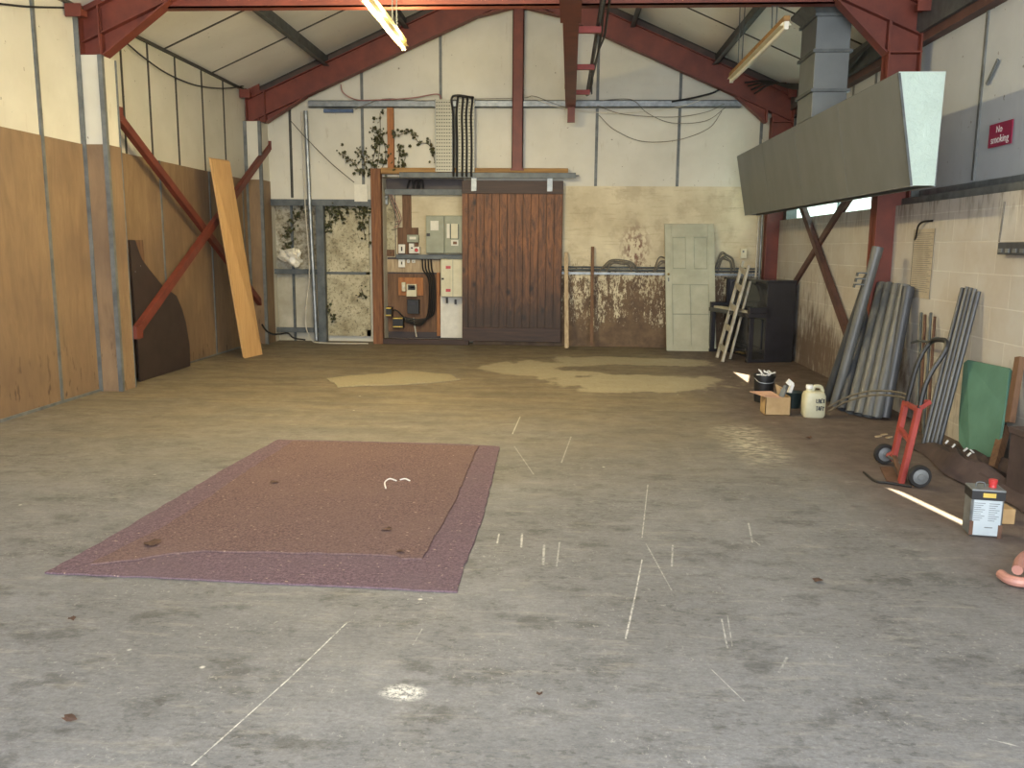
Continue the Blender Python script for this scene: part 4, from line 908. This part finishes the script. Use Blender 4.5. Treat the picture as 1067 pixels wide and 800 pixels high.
part('plinth', pb(.05, L_-.05, .02, .06, .0, .1), 'piano', r)
for k in (-.09, .0, .09): part('pedal', pb(L_/2+k-.015, L_/2+k+.015, -.06, .03, .05, .065), 'brass', r, .002)

# ------------------------------------------------------------------ whitewashed stepladder leaning at piano
r = root('wooden_ladder', 'short whitewashed wooden ladder leaning against the piano', 'ladder', aZ(750, 375))
l0, l1 = aZ(747, 372.5), aZ(752.5, 377)
t0 = aY(774, 272, 12.62); t1 = aY(780, 277, 12.28)
part('stile', B().bar(l0, t0, .035, .07, (0, 1, 0)), 'whitewood', r, .003); part('stile', B().bar(l1, t1, .035, .07, (0, 1, 0)), 'whitewood', r, .003)
for k in (.12, .33, .54, .75, .92): part('rung', B().bar(l0.lerp(t0, k), l1.lerp(t1, k), .03, .08, (0, 0, 1)), 'whitewood', r, .002)
part('rear_strut', B().bar(aZ(760.5, 374), aY(782, 292, 12.45), .03, .04, (0, 1, 0)), 'whitewood', r, .003)

# ------------------------------------------------------------------ leaning plank and cut board on left
P0, P1, P2, P3 = aZ(255, 373.3), aZ(273.5, 369.2), aX(239.5, 168.5, -4.52), aX(219.5, 165.5, -4.52)
nrm = (P1-P0).cross(P3-P0).normalized(); nrm = nrm if nrm.x < 0 else -nrm
P0.z = P1.z = 0.0
thing('pine_plank', B().hexa([P0, P1, P2, P3], [k+nrm*.03+V((0, 0, .02)) for k in (P0, P1, P2, P3)]), 'plank', 'long clean pine plank leaning against the left wall over the brace', 'plank')
pts = [aX(x, y, -4.76) for x, y in ((135, 250), (141, 250), (143.5, 258), (148, 270), (153, 277), (160, 286), (169, 297), (178, 304), (184, 308), (190, 322), (194, 337), (197.5, 358), (198.5, 383), (146.5, 398.5))]
for k in pts:
    k.z = max(k.z, .004)
r = root('cut_board', 'dark brown board with a curved cut edge leaning against the left wall', 'board', (-4.76, 9.7, 0))
part('board', B().prism(pts, (-.02, 0, 0)), 'dark_ply', r)
for px, py in ((141, 283), (146.5, 277)): c = aX(px, py, -4.757); part('screw_head', B().lathe(c, [(.008, 0), (.006, .003)], 8, (1, 0, 0)), 'galv', r)
thing('narrow_strip', B().prism([aX(x, y, -4.80) for x, y in ((140, 250), (149, 250), (151, 276), (146, 276))], (-.015, 0, 0)), 'brownwood', 'narrow brown strip behind the top of the curved dark board', 'board')
cable([aX(273, 338, -4.6), aX(277, 344, -4.58), aX(284, 348, -4.5), aX(291, 348, -4.42), aY(300, 347, YB-.3), aY(306, 352, YB-.3), aY(318, 354, YB-.35)], .014, 'cable', 'black cable dropping to the floor at the left back corner', sm=6)

# ------------------------------------------------------------------ rugs
def flat(name, pix, mat, z0, t, label, cat, jag=.006, seed=1):
    rn_ = random.Random(seed); pts = [aZ(x, y) for x, y in pix]; out = []
    for i, a_ in enumerate(pts):
        b2 = pts[(i+1) % len(pts)]; n = max(2, int((b2-a_).length/.06))
        for k in range(n):
            p_ = a_.lerp(b2, k/n)+V((rn_.uniform(-jag, jag), rn_.uniform(-jag, jag), 0)); p_.z = z0; out.append(p_)
    ctr = sum(out, V())/len(out)
    r_ = thing(name, B().prism(out, (0, 0, t)), mat, label, cat)
    return r_
flat('carpet_piece', [(47, 598), (170, 603), (290, 609), (380, 613), (476, 618), (484, 590), (494, 565), (505, 533), (513, 500), (521, 466), (460, 463), (380, 461), (289, 459), (240, 486), (180, 522), (120, 558)], 'rug_base', .001, .008, 'large purple carpet piece lying on the concrete floor', 'carpet', .005, 1)
flat('carpet_piece', [(92, 591), (140, 586), (180, 579), (213, 577), (250, 577.5), (330, 579), (412, 582), (418, 585), (440, 585), (452, 562), (470, 532), (484, 502), (498, 467), (420, 464.5), (360, 463), (306, 461.5), (265, 488), (215, 523), (170, 552), (130, 572)], 'rug_top', .010, .008, 'smaller rust-brown carpet piece lying on top of the purple one', 'carpet', .007, 2)
flat('straw_mat', [(341, 395), (347, 399), (352, 403.5), (380, 402), (420, 401), (452, 399), (478, 396), (470, 391), (440, 388), (425, 386.5), (395, 390), (365, 392)], 'straw', .001, .01, 'frayed straw mat lying on the floor far from the camera', 'mat', .02, 3)
rn = random.Random(5)
for i, (px, py, s_, lab) in enumerate(((158, 571, .05, 'dry brown leaf on the left part of the brown carpet'), (286, 506, .03, 'small crumb of dirt near the upper left of the carpet'), (404, 556, .035, 'dark curled leaf near the lower right of the carpet'), (72, 752, .025, 'orange-brown leaf on the concrete at lower left'), (852, 606, .03, 'dark leaf on the concrete floor at right'), (843, 457, .04, 'black crumb on the floor in front of the plastic jug'), (562, 726, .015, 'tiny brown leaf on the floor at bottom centre'), (75, 648, .02, 'pale crumb on the floor below the carpet'), (417, 579, .03, 'curled leaf at the edge of the brown carpet'))):
    c = aZ(px, py); c.z = .022 if 160 < py < 600 and px < 500 and i in (0, 1, 2, 8) else .004; b = B()
    vs = [b.bm.verts.new(c+V((math.cos(k*math.pi/4)*s_*rn.uniform(.5, 1.2), math.sin(k*math.pi/4)*s_*rn.uniform(.4, .9), rn.uniform(0, .018)))) for k in range(8)]
    m_ = b.bm.verts.new(c+V((0, 0, .012)))
    for k in range(8): b.bm.faces.new((m_, vs[k], vs[(k+1) % 8]))
    thing('dry_leaf', b, 'leaf_dry', lab, 'leaf', 'bits of dry leaf on the floor')
def strand(pix, zz, label):
    thing('white_strand', B().tube(curve_pts([aZ(x, y)+V((0, 0, zz)) for x, y in pix], 5), .005, 5), 'white', label, 'string', smooth=True)
strand([(402, 512), (401, 506), (406, 502), (413, 504)], .022, 'curled white strand on the brown carpet')
strand([(417, 503), (422, 502), (427, 504)], .022, 'short white strand beside the curled one on the carpet')

# ------------------------------------------------------------------ bucket, box, jug
a = aZ(786, 420); b_ = aZ(809, 420); c = (a+b_)/2; R_ = (b_-a).length/2*.93
c = V((c.x, c.y+R_, 0)); hb = aY(797, 390, c.y).z
r = root('bucket', 'black plastic bucket full of bits standing behind the cardboard box', 'bucket', c)
part('body', B().lathe(c, [(R_*.85, .0), (R_, hb), (R_*1.07, hb), (R_*1.07, hb-.03), (R_*1.01, hb-.03), (R_*.98, hb-.0), (R_*.93, hb-.001), (R_*.9, hb-.06), (.01, hb-.06)], 24), 'black', r, smooth=True)
part('handle', B().tube(curve_pts([c+V((-R_*1.05, 0, hb-.02)), c+V((-R_*.6, -R_*.95, hb-.07)), c+V((R_*.6, -R_*.95, hb-.07)), c+V((R_*1.05, 0, hb-.02))], 6), .005, 6), 'galv', r)
b = B()
for i in range(14):
    p_ = c+V((rn.uniform(-.03, .09), rn.uniform(-.06, .06), hb+rn.uniform(-.03, .03))); b.bar(p_, p_+V((rn.uniform(-.06, .08), rn.uniform(-.05, .05), rn.uniform(-.01, .05))), .018, .008)
thing('white_scraps', b, 'white', 'small white scraps piled on top of the black bucket', 'scraps')
# cardboard box with open flaps
a = aZ(797, 432.5); b_ = aZ(822.5, 432.5); w = (b_-a).length; h = aY(797, 413.5, a.y).z; d = .2
c = V((a.x, a.y, 0)); b = B()
b.box(c, c+V((w, .006, h))).box(c+V((0, d, 0)), c+V((w, d+.006, h))).box(c, c+V((.006, d, h))).box(c+V((w-.006, 0, 0)), c+V((w, d, h))).box(c, c+V((w, d, .006)))
r = root('cardboard_box', 'small open cardboard box on the floor in front of the black bucket', 'box', c+V((w/2, d/2, 0)))
part('body', b, 'card', r)
part('flap', B().hexa([c+V((-.01, -.0, h+.0)), c+V((w*.62, -.01, h-.005)), c+V((w*.62, -.01, h)), c+V((-.01, 0, h+.006))], [c+V((-.12, d*.8, h+.02)), c+V((w*.4, d*.95, h+.02)), c+V((w*.4, d*.95, h+.026)), c+V((-.12, d*.8, h+.026))]), 'pink_card', r, label='faded pinkish open flap')
part('flap', B().hexa([c+V((w*.65, d, h)), c+V((w, d, h)), c+V((w, d+.006, h)), c+V((w*.65, d+.006, h))], [c+V((w*.6, d+.04, h+.09)), c+V((w*.95, d+.05, h+.05)), c+V((w*.95, d+.056, h+.05)), c+V((w*.6, d+.046, h+.09))]), 'card', r)
p_ = c+V((w*.78, d*.5, h))
thing('paint_brush', B().bar(p_+V((-.03, -.02, -.05)), p_+V((.01, .01, .06)), .05, .02).bar(p_+V((.01, .01, .05)), p_+V((.03, .03, .09)), .03, .03), 'ink', 'grey tool sticking out of the cardboard box', 'tool')
a = aZ(822, 427); 
r = root('plastic_tub', 'dark blue-green plastic tub tucked behind the cardboard box', 'tub', a+V((.07, .1, 0)))
part('body', B().lathe(a+V((.07, .14, 0)), [(.07, 0), (.095, .16), (.1, .16), (.085, .15), (.06, .03), (.01, .03)], 18), M.setdefault('teal', simple('dark_teal_plastic', (30, 52, 54), (22, 40, 42), .45)), r, smooth=True)
part('brush_head', B().bar(a+V((.02, .12, .14)), a+V((.05, .12, .24)), .06, .03).bar(a+V((.05, .12, .23)), a+V((.0, .12, .27)), .03, .05), 'white', r, label='pale bristly head sticking up')
# jug
a = aZ(838, 435.5); b_ = aZ(860.5, 435.5); w = (b_-a).length; c = V(((a.x+b_.x)/2, a.y+.09, 0)); h = aY(849, 402.5, a.y+.05).z
r = root('plastic_jug', 'milky plastic jug with black handwriting standing beside the cardboard box', 'jug', c)
hw = w/2
def rr(z, sx, sy, n=24):
    return [c+V((math.copysign(abs(math.cos(t))**.5, math.cos(t))*sx, math.copysign(abs(math.sin(t))**.5, math.sin(t))*sy, z)) for t in [2*math.pi*k/n for k in range(n)]]
b = B(); rings = [[b.bm.verts.new(k) for k in rr(z, sx, sy)] for z, sx, sy in ((0, hw*.86, .075), (.02, hw*.98, .085), (h*.45, hw, .088), (h*.68, hw*.98, .085), (h*.80, hw*.85, .075), (h*.84, hw*.6, .05))]
for x1_, x2_ in zip(rings, rings[1:]):
    for k in range(24): b.bm.faces.new((x1_[k], x1_[(k+1) % 24], x2_[(k+1) % 24], x2_[k]))
b.bm.faces.new(rings[0][::-1]); b.bm.faces.new(rings[-1])
part('body', b, 'jug', r, smooth=True)
part('neck', B().lathe(c+V((-hw*.45, 0, h*.82)), [(.03, 0), (.026, .03)], 16), 'jug', r, smooth=True)
part('cap', B().lathe(c+V((-hw*.45, 0, h*.82+.028)), [(.032, 0), (.032, .03), (.028, .034)], 16), 'white', r, smooth=True)
part('handle', B().tube(curve_pts([c+V((-hw*.12, 0, h*.82)), c+V((-hw*.05, 0, h*.96)), c+V((hw*.25, 0, h*.985)), c+V((hw*.6, 0, h*.95)), c+V((hw*.78, 0, h*.80))], 6), .018, 8), 'jug', r, smooth=True)
b = B(); yj = c.y-.092
for st_ in ((.05, .50, .0, .12), (.05, .50, .12, 0), (.24, .48, .0, .14), (.24, .62, .1, -.03), (.36, .6, .02, -.12), (.24, .55, .1, 0), (.46, .5, .0, .12), (.46, .62, .14, 0), (.46, .5, .12, 0), (.64, .62, .12, -.12), (.66, .5, .1, .12),
                      None, (.06, .38, .14, 0), (.12, .38, .0, -.14), (.26, .26, .06, .13), (.32, .39, .06, -.13), (.28, .31, .08, 0), (.46, .38, .0, -.13), (.46, .38, .12, 0), (.46, .31, .09, 0), (.66, .25, .0, .13), (.66, .38, .12, -.04)):
    if st_ is None:
        part('handwriting', b, 'pipe_dark', r, label='black marker handwriting, upper line'); b = B(); continue
    u, v, du, dv = st_
    p_ = V((c.x+hw*(u-.05), yj, h*v)); b.bar(p_, p_+V((du*hw, 0, dv*h)), .008, .002, (0, 1, 0))
part('handwriting', b, 'pipe_dark', r, label='black marker handwriting, lower line')

# ------------------------------------------------------------------ grey pipes leaning on right wall
spec = [(863, 417, 906, 288, 'pipe_dark', .05), (871, 424, 915, 257, 'pipe', .048), (880, 428, 912, 298, 'pipe_dark', .05), (889, 431, 920, 296, 'pipe', .055), (898, 433, 928, 296, 'pipe', .055), (907, 435, 936, 297, 'pipe', .055), (915, 436, 943, 297, 'pipe', .05), (924, 436, 947, 299, 'pipe_dark', .05)]
lab = ['leftmost and dark', 'second from left, tallest', 'third from left, dark', 'fourth from left, scuffed', 'fifth from left', 'sixth from left', 'second from right end', 'rightmost and dark']
for i, (x0, y0, x1, y1, mt, rad) in enumerate(spec):
    p0 = aZ(x0, y0, rad*.4)+V((0, .05, 0)); p1 = aX(x1, y1, 3.22 if i > 1 else 3.02)
    r = root('drain_pipe', 'grey drain pipe on the right wall, '+lab[i], 'pipe', p0, 'grey drain pipes leaning on the right wall')
    part('pipe', B().tube([p0, p1], rad, 14, hollow=.88), mt, r, smooth=True)
    d_ = (p1-p0).normalized()
    if i == 1:
        for k in range(3):
            c_ = p0.lerp(p1, .84-.035*k); part('clip', B().bar(c_, c_+V((-.13, 0, 0)), .05, .012).bar(c_+V((-.125, 0, .0)), c_+V((-.13, 0, -.03)), .05, .01), 'galv_dark', r)
    part('socket_end', B().tube([p1-d_*.10, p1-d_*.005], rad*1.10, 14), mt, r, smooth=True)
# steel conduits
cs = [(962, 462, 1003, 300), (966, 463, 1008, 299), (970, 464, 1012, 300), (974, 465, 1016, 301), (978, 466, 1020, 304)]
for i, (x0, y0, x1, y1) in enumerate(cs):
    p0 = aZ(x0, y0, .01)+V((0, 0, 0)); p1 = aX(x1, y1, 3.27)
    thing('steel_conduit', B().tube([p0, p1], .017, 10, hollow=.8), 'pipe' if i % 2 else 'pipe_dark', 'long steel tube left of the green board, '+['leftmost', 'second from left', 'middle one', 'second from right', 'rightmost'][i]+' of five', 'steel tube', 'steel tubes left of the green board', smooth=True)
cs = [(955, 450, 960, 326), (958, 450, 964, 328), (962, 452, 970, 326), (966, 452, 974, 330)]
for i, (x0, y0, x1, y1) in enumerate(cs):
    p0 = aZ(x0, y0, .01); p1 = aX(x1, y1, 3.27)
    thing('steel_conduit', B().tube([p0, p1], .013, 8, hollow=.8), 'rust' if i % 2 else 'galv_dark', 'shorter tube behind the sack truck handles, '+['leftmost', 'second from left', 'third from left', 'rightmost'][i]+' of four', 'steel tube', 'tubes behind the sack truck', smooth=True)
b = B(); p0 = aX(972, 354, 3.2); b.tube(curve_pts([aX(950, 357, 3.18), aX(958, 355, 3.16), aX(968, 356, 3.14), aX(976, 352, 3.16), aX(986, 356, 3.2)], 5), .012, 6)
thing('steel_hook_rod', b, 'galv_dark', 'bent rod lying across the tubes behind the truck handles', 'rod', smooth=True)
# arched metal strips
for k, lb_ in ((0, 'upper'), (1, 'lower')):
    pts = [aY(x, y+k*4.5, yy) for x, y, yy in ((863, 424, 7.6), (880, 415, 7.3), (900, 408.5, 7.0), (918, 407, 6.7), (935, 408.5, 6.4), (946, 411, 6.2))]
    thing('curved_rod', B().tube(curve_pts(pts, 6), .008, 6), 'cable_grey', 'thin pale curved rod arching from the floor to the sack truck, '+lb_+' of two', 'rod', 'curved rods', smooth=True)

# ------------------------------------------------------------------ sack truck
Ya, Yb_ = 5.72, 6.12
r = root('sack_truck', 'red sack truck with black looped handles and small wheels leaning near the right wall', 'hand truck', (2.3, 5.9, 0))
RA = [aY(938.5, 504, Ya), aY(947, 462, Ya), aY(957.5, 425, Ya)]; LA = [aY(930.5, 480, Yb_), aY(936.5, 448, Yb_), aY(944, 418, Yb_)]
part('side_rail', B().bar(RA[0], RA[2], .035, .05, (0, 1, 0)), 'red_bright', r, .004); part('side_rail', B().bar(LA[0], LA[2], .035, .05, (0, 1, 0)), 'red_bright', r, .004)
for k in (.08, .55, .97): part('cross_bar', B().bar(RA[0].lerp(RA[2], k), LA[0].lerp(LA[2], k), .03, .03), 'red_bright' if k > .5 else 'rust', r, .003)
part('top_bracket', B().bar(RA[2], aY(968, 418, Ya+.02), .03, .05, (0, 1, 0)), 'red_bright', r, .003)
hp = curve_pts([RA[2]-V((0, 0, .05)), aY(963, 405, Ya), aY(971, 387, Ya), aY(981, 372, Ya), aY(986.5, 361, Ya), aY(985, 355, Ya+.06), aY(976, 354, Yb_-.08), aY(969, 357, Yb_), aY(961, 368, Yb_), aY(954, 385, Yb_), aY(949, 403, Yb_), LA[2]-V((0, 0, .05))], 5)
part('handle_loop', B().tube(hp, .017, 8), 'black', r, smooth=True)
wr_ = .076; ax0 = aZ(957, 507.5)+V((0, 0, wr_)); ax1 = V((ax0.x, ax0.y+.62, wr_))
part('axle', B().tube([ax0, ax1], .01, 8), 'galv_dark', r)
for cc in (ax0, ax1):
    w_ = part('wheel', B().lathe(cc-V((0, .02, 0)), [(wr_*.5, 0), (wr_*.92, -.004), (wr_, .01), (wr_, .03), (wr_*.92, .044), (wr_*.5, .04)], 24, (0, 1, 0)), 'tyre', r, smooth=True)
    part('hub', B().lathe(cc-V((0, .028, 0)), [(wr_*.25, -.006), (wr_*.3, 0), (wr_*.66, .002), (wr_*.66, .012)], 20, (0, 1, 0)), 'galv', w_, smooth=True)
part('toe_plate', B().prism([RA[0]+V((0, 0, -RA[0].z+.002)), LA[0]+V((0, 0, -LA[0].z+.002)), LA[0]+V((-.09, .0, -LA[0].z+.002)), RA[0]+V((-.09, 0, -RA[0].z+.002))], (0, 0, .008)), 'rust', r)
for p_, q_ in ((RA[0].lerp(RA[2], .15), ax0+V((0, .06, 0))), (LA[0].lerp(LA[2], .15), ax1-V((0, .06, 0)))): part('axle_bracket', B().bar(p_, q_, .02, .03, (0, 1, 0)), 'red_bright', r)
# shorten rails to floor
# ------------------------------------------------------------------ green board, timber, clutter, can
g0, g1 = aX(1000, 462, 3.12), aX(1034, 480, 3.12)
sl = [aX(x, y, xx) for x, y, xx in ((1008, 375, 3.24), (1050, 383.5, 3.24), (1052, 386, 3.24), (1047, 425, 3.19), (1041, 458, 3.13), (1033, 484, 3.08), (1010, 476, 3.08), (999, 460, 3.11), (999, 435, 3.16), (1004, 378, 3.24))]
thing('green_board', B().prism(sl, (.018, 0, 0)), 'green', 'green painted board leaning against the block wall', 'board')
thing('timber_batten', B().bar(aX(1034, 494, 2.95), aX(1047, 446, 3.25), .06, .05, (0, 1, 0)), 'brownwood', 'short brown timber offcut leaning right of the green board', 'timber batten')
thing('timber_batten', B().bar(aX(1063, 372, 3.27), aX(1052, 440, 3.2), .07, .04, (1, 0, 0)), 'brownwood', 'dark reddish timber leaning on the wall at the right edge', 'timber batten')
b = B(); rn = random.Random(21)
cc = aZ(1000, 495); nx, ny = 22, 14
grid = []
for i in range(nx):
    row = []
    for j in range(ny):
        u, v = i/(nx-1), j/(ny-1); e = min(1, 5*min(u, 1-u, v, 1-v)*1.0)
        x = 2.75+.5*u+.05*math.sin(9*v); y = 4.9+1.9*v+.08*math.sin(7*u)
        z_ = .012+e*(.05+.05*math.sin(11*u+5*v)*math.cos(6*v)+.05*rn.random()); row.append(b.bm.verts.new((x, y, z_)))
    grid.append(row)
for i in range(nx-1):
    for j in range(ny-1): b.bm.faces.new((grid[i][j], grid[i+1][j], grid[i+1][j+1], grid[i][j+1]))
thing('dust_sheet', b, 'rag', 'rumpled dark brown dust sheet heaped on the floor below the green board', 'dust sheet', smooth=True)
for i, (x, y) in enumerate(((985, 462), (992, 466), (1004, 470), (1008, 475), (1015, 472))):
    c = aZ(x, y, .1); thing('white_scrap', B().bar(c, c+V((rn.uniform(-.03, .03), 0, .025)), .012, .01), 'white', 'small white scrap lying on the rumpled dust sheet', 'scrap', 'white scraps on the dust sheet')
for i, (x, y) in enumerate(((915, 456), (921, 454), (926, 457), (918, 467))):
    c = aZ(x, y); thing('pale_chip', B().bar(c+V((-.02, 0, .008)), c+V((.03, .02, .012)), .025, .01), 'pinewood', 'small pale chip on the floor between pipes and sack truck', 'wood chip', 'pale chips on the floor')
# metal can
c0, c1, c2 = aZ(1003, 553), aZ(1040, 561), aZ(1047, 545)
c0 = aZ(1009, 558.5); c1 = aZ(1043, 561); ux_ = (c1-c0).normalized(); uy_ = V((-ux_.y, ux_.x, 0)); uy_ = uy_ if uy_.y > 0 else -uy_
w = (c1-c0).length; d = .13; h = aY(1020, 509, c0.y+.02).z
r = root('metal_can', 'rectangular metal solvent can with pale label and red cap on the floor', 'can', c0+ux_*w/2+uy_*d/2)
def kb(u0, u1, v0, v1, z0, z1):
    q_ = [c0+ux_*u+uy_*v for u, v in ((u0, v0), (u1, v0), (u1, v1), (u0, v1))]
    return B().hexa([k+V((0, 0, z0)) for k in q_], [k+V((0, 0, z1)) for k in q_])
part('body', kb(0, w, 0, d, 0.002, h), 'galv', r, .008)
part('top_rim', kb(-.003, w+.003, -.003, d+.003, h-.008, h+.003), 'galv', r, .003)
part('black_band', kb(-.002, w+.002, -.002, d+.002, h-.055, h-.008), 'black', r)
part('front_label', kb(.012, w-.012, -.0035, 0, .012, h-.057), 'can_label', r)
part('rust_patch', kb(-.001, .018, -.004, .0, .01, .09), 'rust', r); part('rust_patch', kb(w-.022, w, -.004, .0, .0, .075), 'rust', r)
part('yellow_label', kb(w*.33, w*.72, -.005, -.001, h-.04, h-.016), 'yellow', r)
b = B()
for i in range(9):
    z0 = h-.075-i*.012
    for u0, u1 in ((.08, .08+.34), (.54, .54+.32)): 
        q_ = kb(w*u0, w*(u1-.06*((i*7) % 3)), -.0045, -.003, z0, z0+.003); me_ = bpy.data.meshes.new('t'); q_.bm.to_mesh(me_); b.bm.from_mesh(me_); bpy.data.meshes.remove(me_)
q_ = kb(w*.45, w*.7, -.0045, -.003, .055, .060); me_ = bpy.data.meshes.new('t'); q_.bm.to_mesh(me_); b.bm.from_mesh(me_)
part('small_print', b, 'ink', r)
part('cap', B().lathe(c0+ux_*w*.72+uy_*d*.5+V((0, 0, h)), [(.02, 0), (.018, .018), (.021, .02), (.023, .045), (.02, .048)], 18), 'red_pl', r, smooth=True)
part('carry_handle', B().tube(curve_pts([c0+ux_*w*.2+uy_*d*.5+V((0, 0, h)), c0+ux_*w*.23+uy_*d*.5+V((0, 0, h+.025)), c0+ux_*w*.45+uy_*d*.5+V((0, 0, h+.025)), c0+ux_*w*.48+uy_*d*.5+V((0, 0, h))], 5), .004, 6), 'galv_dark', r)
k = aZ(1046, 553)+V((.02, .12, 0))
thing('cardboard_offcut', B().box(k, k+V((.1, .12, .09))), 'card', 'small cardboard piece peeping out behind the metal can', 'cardboard', bevel=.004)
# leaning dark crate-like metal box at far right
k = aZ(1052, 535); 
r = root('metal_box', 'dark dusty metal box behind the solvent can at the right edge', 'box', (2.98, 5.0, 0))
part('body', B().box((2.86, 4.95, .02), (3.24, 5.45, .45)), 'rag', r, .01); part('lid_edge', B().box((2.85, 4.94, .42), (3.25, 5.46, .46)), 'rag', r, .004)
# hose at right edge
hp = [aZ(1043, 598, .03), aZ(1050, 603, .03), aZ(1060, 606, .03), aZ(1072, 606, .03), aZ(1085, 600, .03), aZ(1085, 588, .04), aZ(1073, 578, .07), aZ(1064, 583, .09), aZ(1060, 594, .08)]
thing('rubber_hose', B().tube(curve_pts(hp, 6), .024, 10), 'pinkhose', 'thick pink rubber hose coiled on the floor at the right edge', 'hose', smooth=True)
cable([aZ(900, 492, .01), aZ(912, 501, .01), aZ(925, 503, .01), aZ(938, 505, .01), aZ(950, 507, .01)], .008, 'cable', 'thin dark cable on the floor in front of the sack truck toe')

# ------------------------------------------------------------------ things on right wall
XS = XR-.02
s = [aX(1031, 131.5, XS), aX(1056, 123, XS), aX(1053, 149.5, XS), aX(1029.5, 154.5, XS)]
ya, yb2 = (s[0].y+s[3].y)/2, (s[1].y+s[2].y)/2; za, zb2 = (s[2].z+s[3].z)/2, (s[0].z+s[1].z)/2
r = root('no_smoking_sign', 'magenta-red no smoking sign on the white panels of the right wall', 'sign', (XS, (ya+yb2)/2, za))
part('plate', B().box((XS, ya, za), (XS+.006, yb2, zb2)), 'signred', r)
text_part('lettering', 'No', 'white', r, (XS-.001, (ya+yb2)/2+.02, zb2-.05), (0, -1, 0), (0, 0, 1), .075)
text_part('lettering', 'smoking', 'white', r, (XS-.001, (ya+yb2)/2, za+.055), (0, -1, 0), (0, 0, 1), .085)
a = aX(952.5, 239, XB-.008); b_ = aX(970, 312, XB-.008); a2 = aX(975, 239, XB-.008)
r = root('wall_chart', 'tall faded paper chart on the block wall above the pipes', 'chart', (XB-.006, (a.y+a2.y)/2, b_.z))
part('sheet', B().box((XB-.008, a.y, a.z), (XB-.003, a2.y, b_.z)), M.setdefault('chart', simple('faded_grey_paper', (186, 172, 148), (166, 152, 128), .8)), r)
b = B()
for i in range(30):
    z_ = a.z-.04-i*(a.z-b_.z-.08)/30; b.box((XB-.0095, a.y-.03, z_), (XB-.008, a2.y+.03+.04*((i*5) % 3), z_+.004))
b.box((XB-.0095, a.y-.02, b_.z), (XB-.008, a.y-.01, a.z)); b.box((XB-.0095, a2.y+.005, b_.z), (XB-.008, a2.y+.015, a.z))
part('printed_lines', b, 'ink', r)
cable([aX(972, 230, XB-.004), aX(962, 231, XB-.03), aX(957, 235, XB-.04), aX(955, 243, XB-.03), aX(953.5, 250, XB-.004)], .009, 'cable', 'short black cable end sticking out above the wall chart')
s0 = aX(1040, 252.5, XB-.06); s1 = aX(1075, 264.5, XB-.06)
r = root('socket_strip', 'grey multi-socket strip fixed to the block wall at the right edge', 'socket strip', (XB, (s0.y+s1.y)/2, s1.z))
part('case', B().box((XB-.06, s0.y, s0.z), (XB, s1.y-.3, s0.z-.09)), 'cable_grey' if False else 'pipe_dark', r, .004)
for i in range(7): part('socket_face', B().box((XB-.065, s0.y-.07-i*.1, s0.z-.075), (XB-.06, s0.y-.02-i*.1, s0.z-.045)), 'galv', r)
thing('black_strap', B().bar(aX(1040, 62, XR-.02), aX(1028, 88, XR-.02), .03, .012, (1, 0, 0)), 'ink', 'short dark strip slanting on the right wall above the sign', 'strip')
c = aX(1047, 210, XB-.005); c2_ = aX(1041, 252, XB-.005)
cable([c, c.lerp(c2_, .5), c2_], .006, 'cable_grey', 'thin dark cable dropping to the socket strip')

# ------------------------------------------------------------------ light
def area(name, loc, rot, sx, sy_, power, col):
    l = bpy.data.lights.new(name, 'AREA'); l.shape = 'RECTANGLE'; l.size = sx; l.size_y = sy_; l.energy = power; l.color = col
    o = bpy.data.objects.new(name, l); C.objects.link(o); o.location = loc; o.rotation_euler = rot; return o
# daylight coming through the open front of the shed behind the camera
area('daylight_front_opening', (.6, -2.2, 2.0), (math.radians(78), 0, math.radians(12)), 7.0, 3.6, 500, (.93, .965, 1.0))
# lit fluorescent lamp
area('fluorescent_glow', (lampL.x, lampL.y, lampL.z-.07), (0, 0, 0), .06, 2.3, 60, (1, .80, .42))
for yy in (-.85, 0, .85):
    for xx in (-.12, .12):
        l = bpy.data.lights.new('fluorescent_glow_around', 'POINT'); l.energy = 42; l.color = (1, .82, .44); l.shadow_soft_size = .06
        o = bpy.data.objects.new('fluorescent_glow_around', l); C.objects.link(o); o.location = (lampL.x+xx, lampL.y+yy, lampL.z-.02)
# sun finding the gaps above the blockwork
sn = bpy.data.lights.new('sun', 'SUN'); sn.energy = 34; sn.angle = math.radians(.6); sn.color = (1, .92, .66)
so = bpy.data.objects.new('sun', sn); C.objects.link(so); so.location = (8, 6, 8)
sd = V((-1.0, 0, -2.2)).normalized(); so.rotation_euler = sd.to_track_quat('-Z', 'Y').to_euler()
w = bpy.data.worlds.new('world'); S.world = w; w.use_nodes = True
w.node_tree.nodes['Background'].inputs[0].default_value = (.86, .92, 1, 1); w.node_tree.nodes['Background'].inputs[1].default_value = 1.6

S.view_settings.view_transform = 'Standard'; S.view_settings.look = 'None'; S.view_settings.gamma = 1; S.view_settings.use_curve_mapping = False
S.view_settings.exposure = .55
S.cycles.use_denoising = True
S.cycles.max_bounces = 8; S.cycles.diffuse_bounces = 5
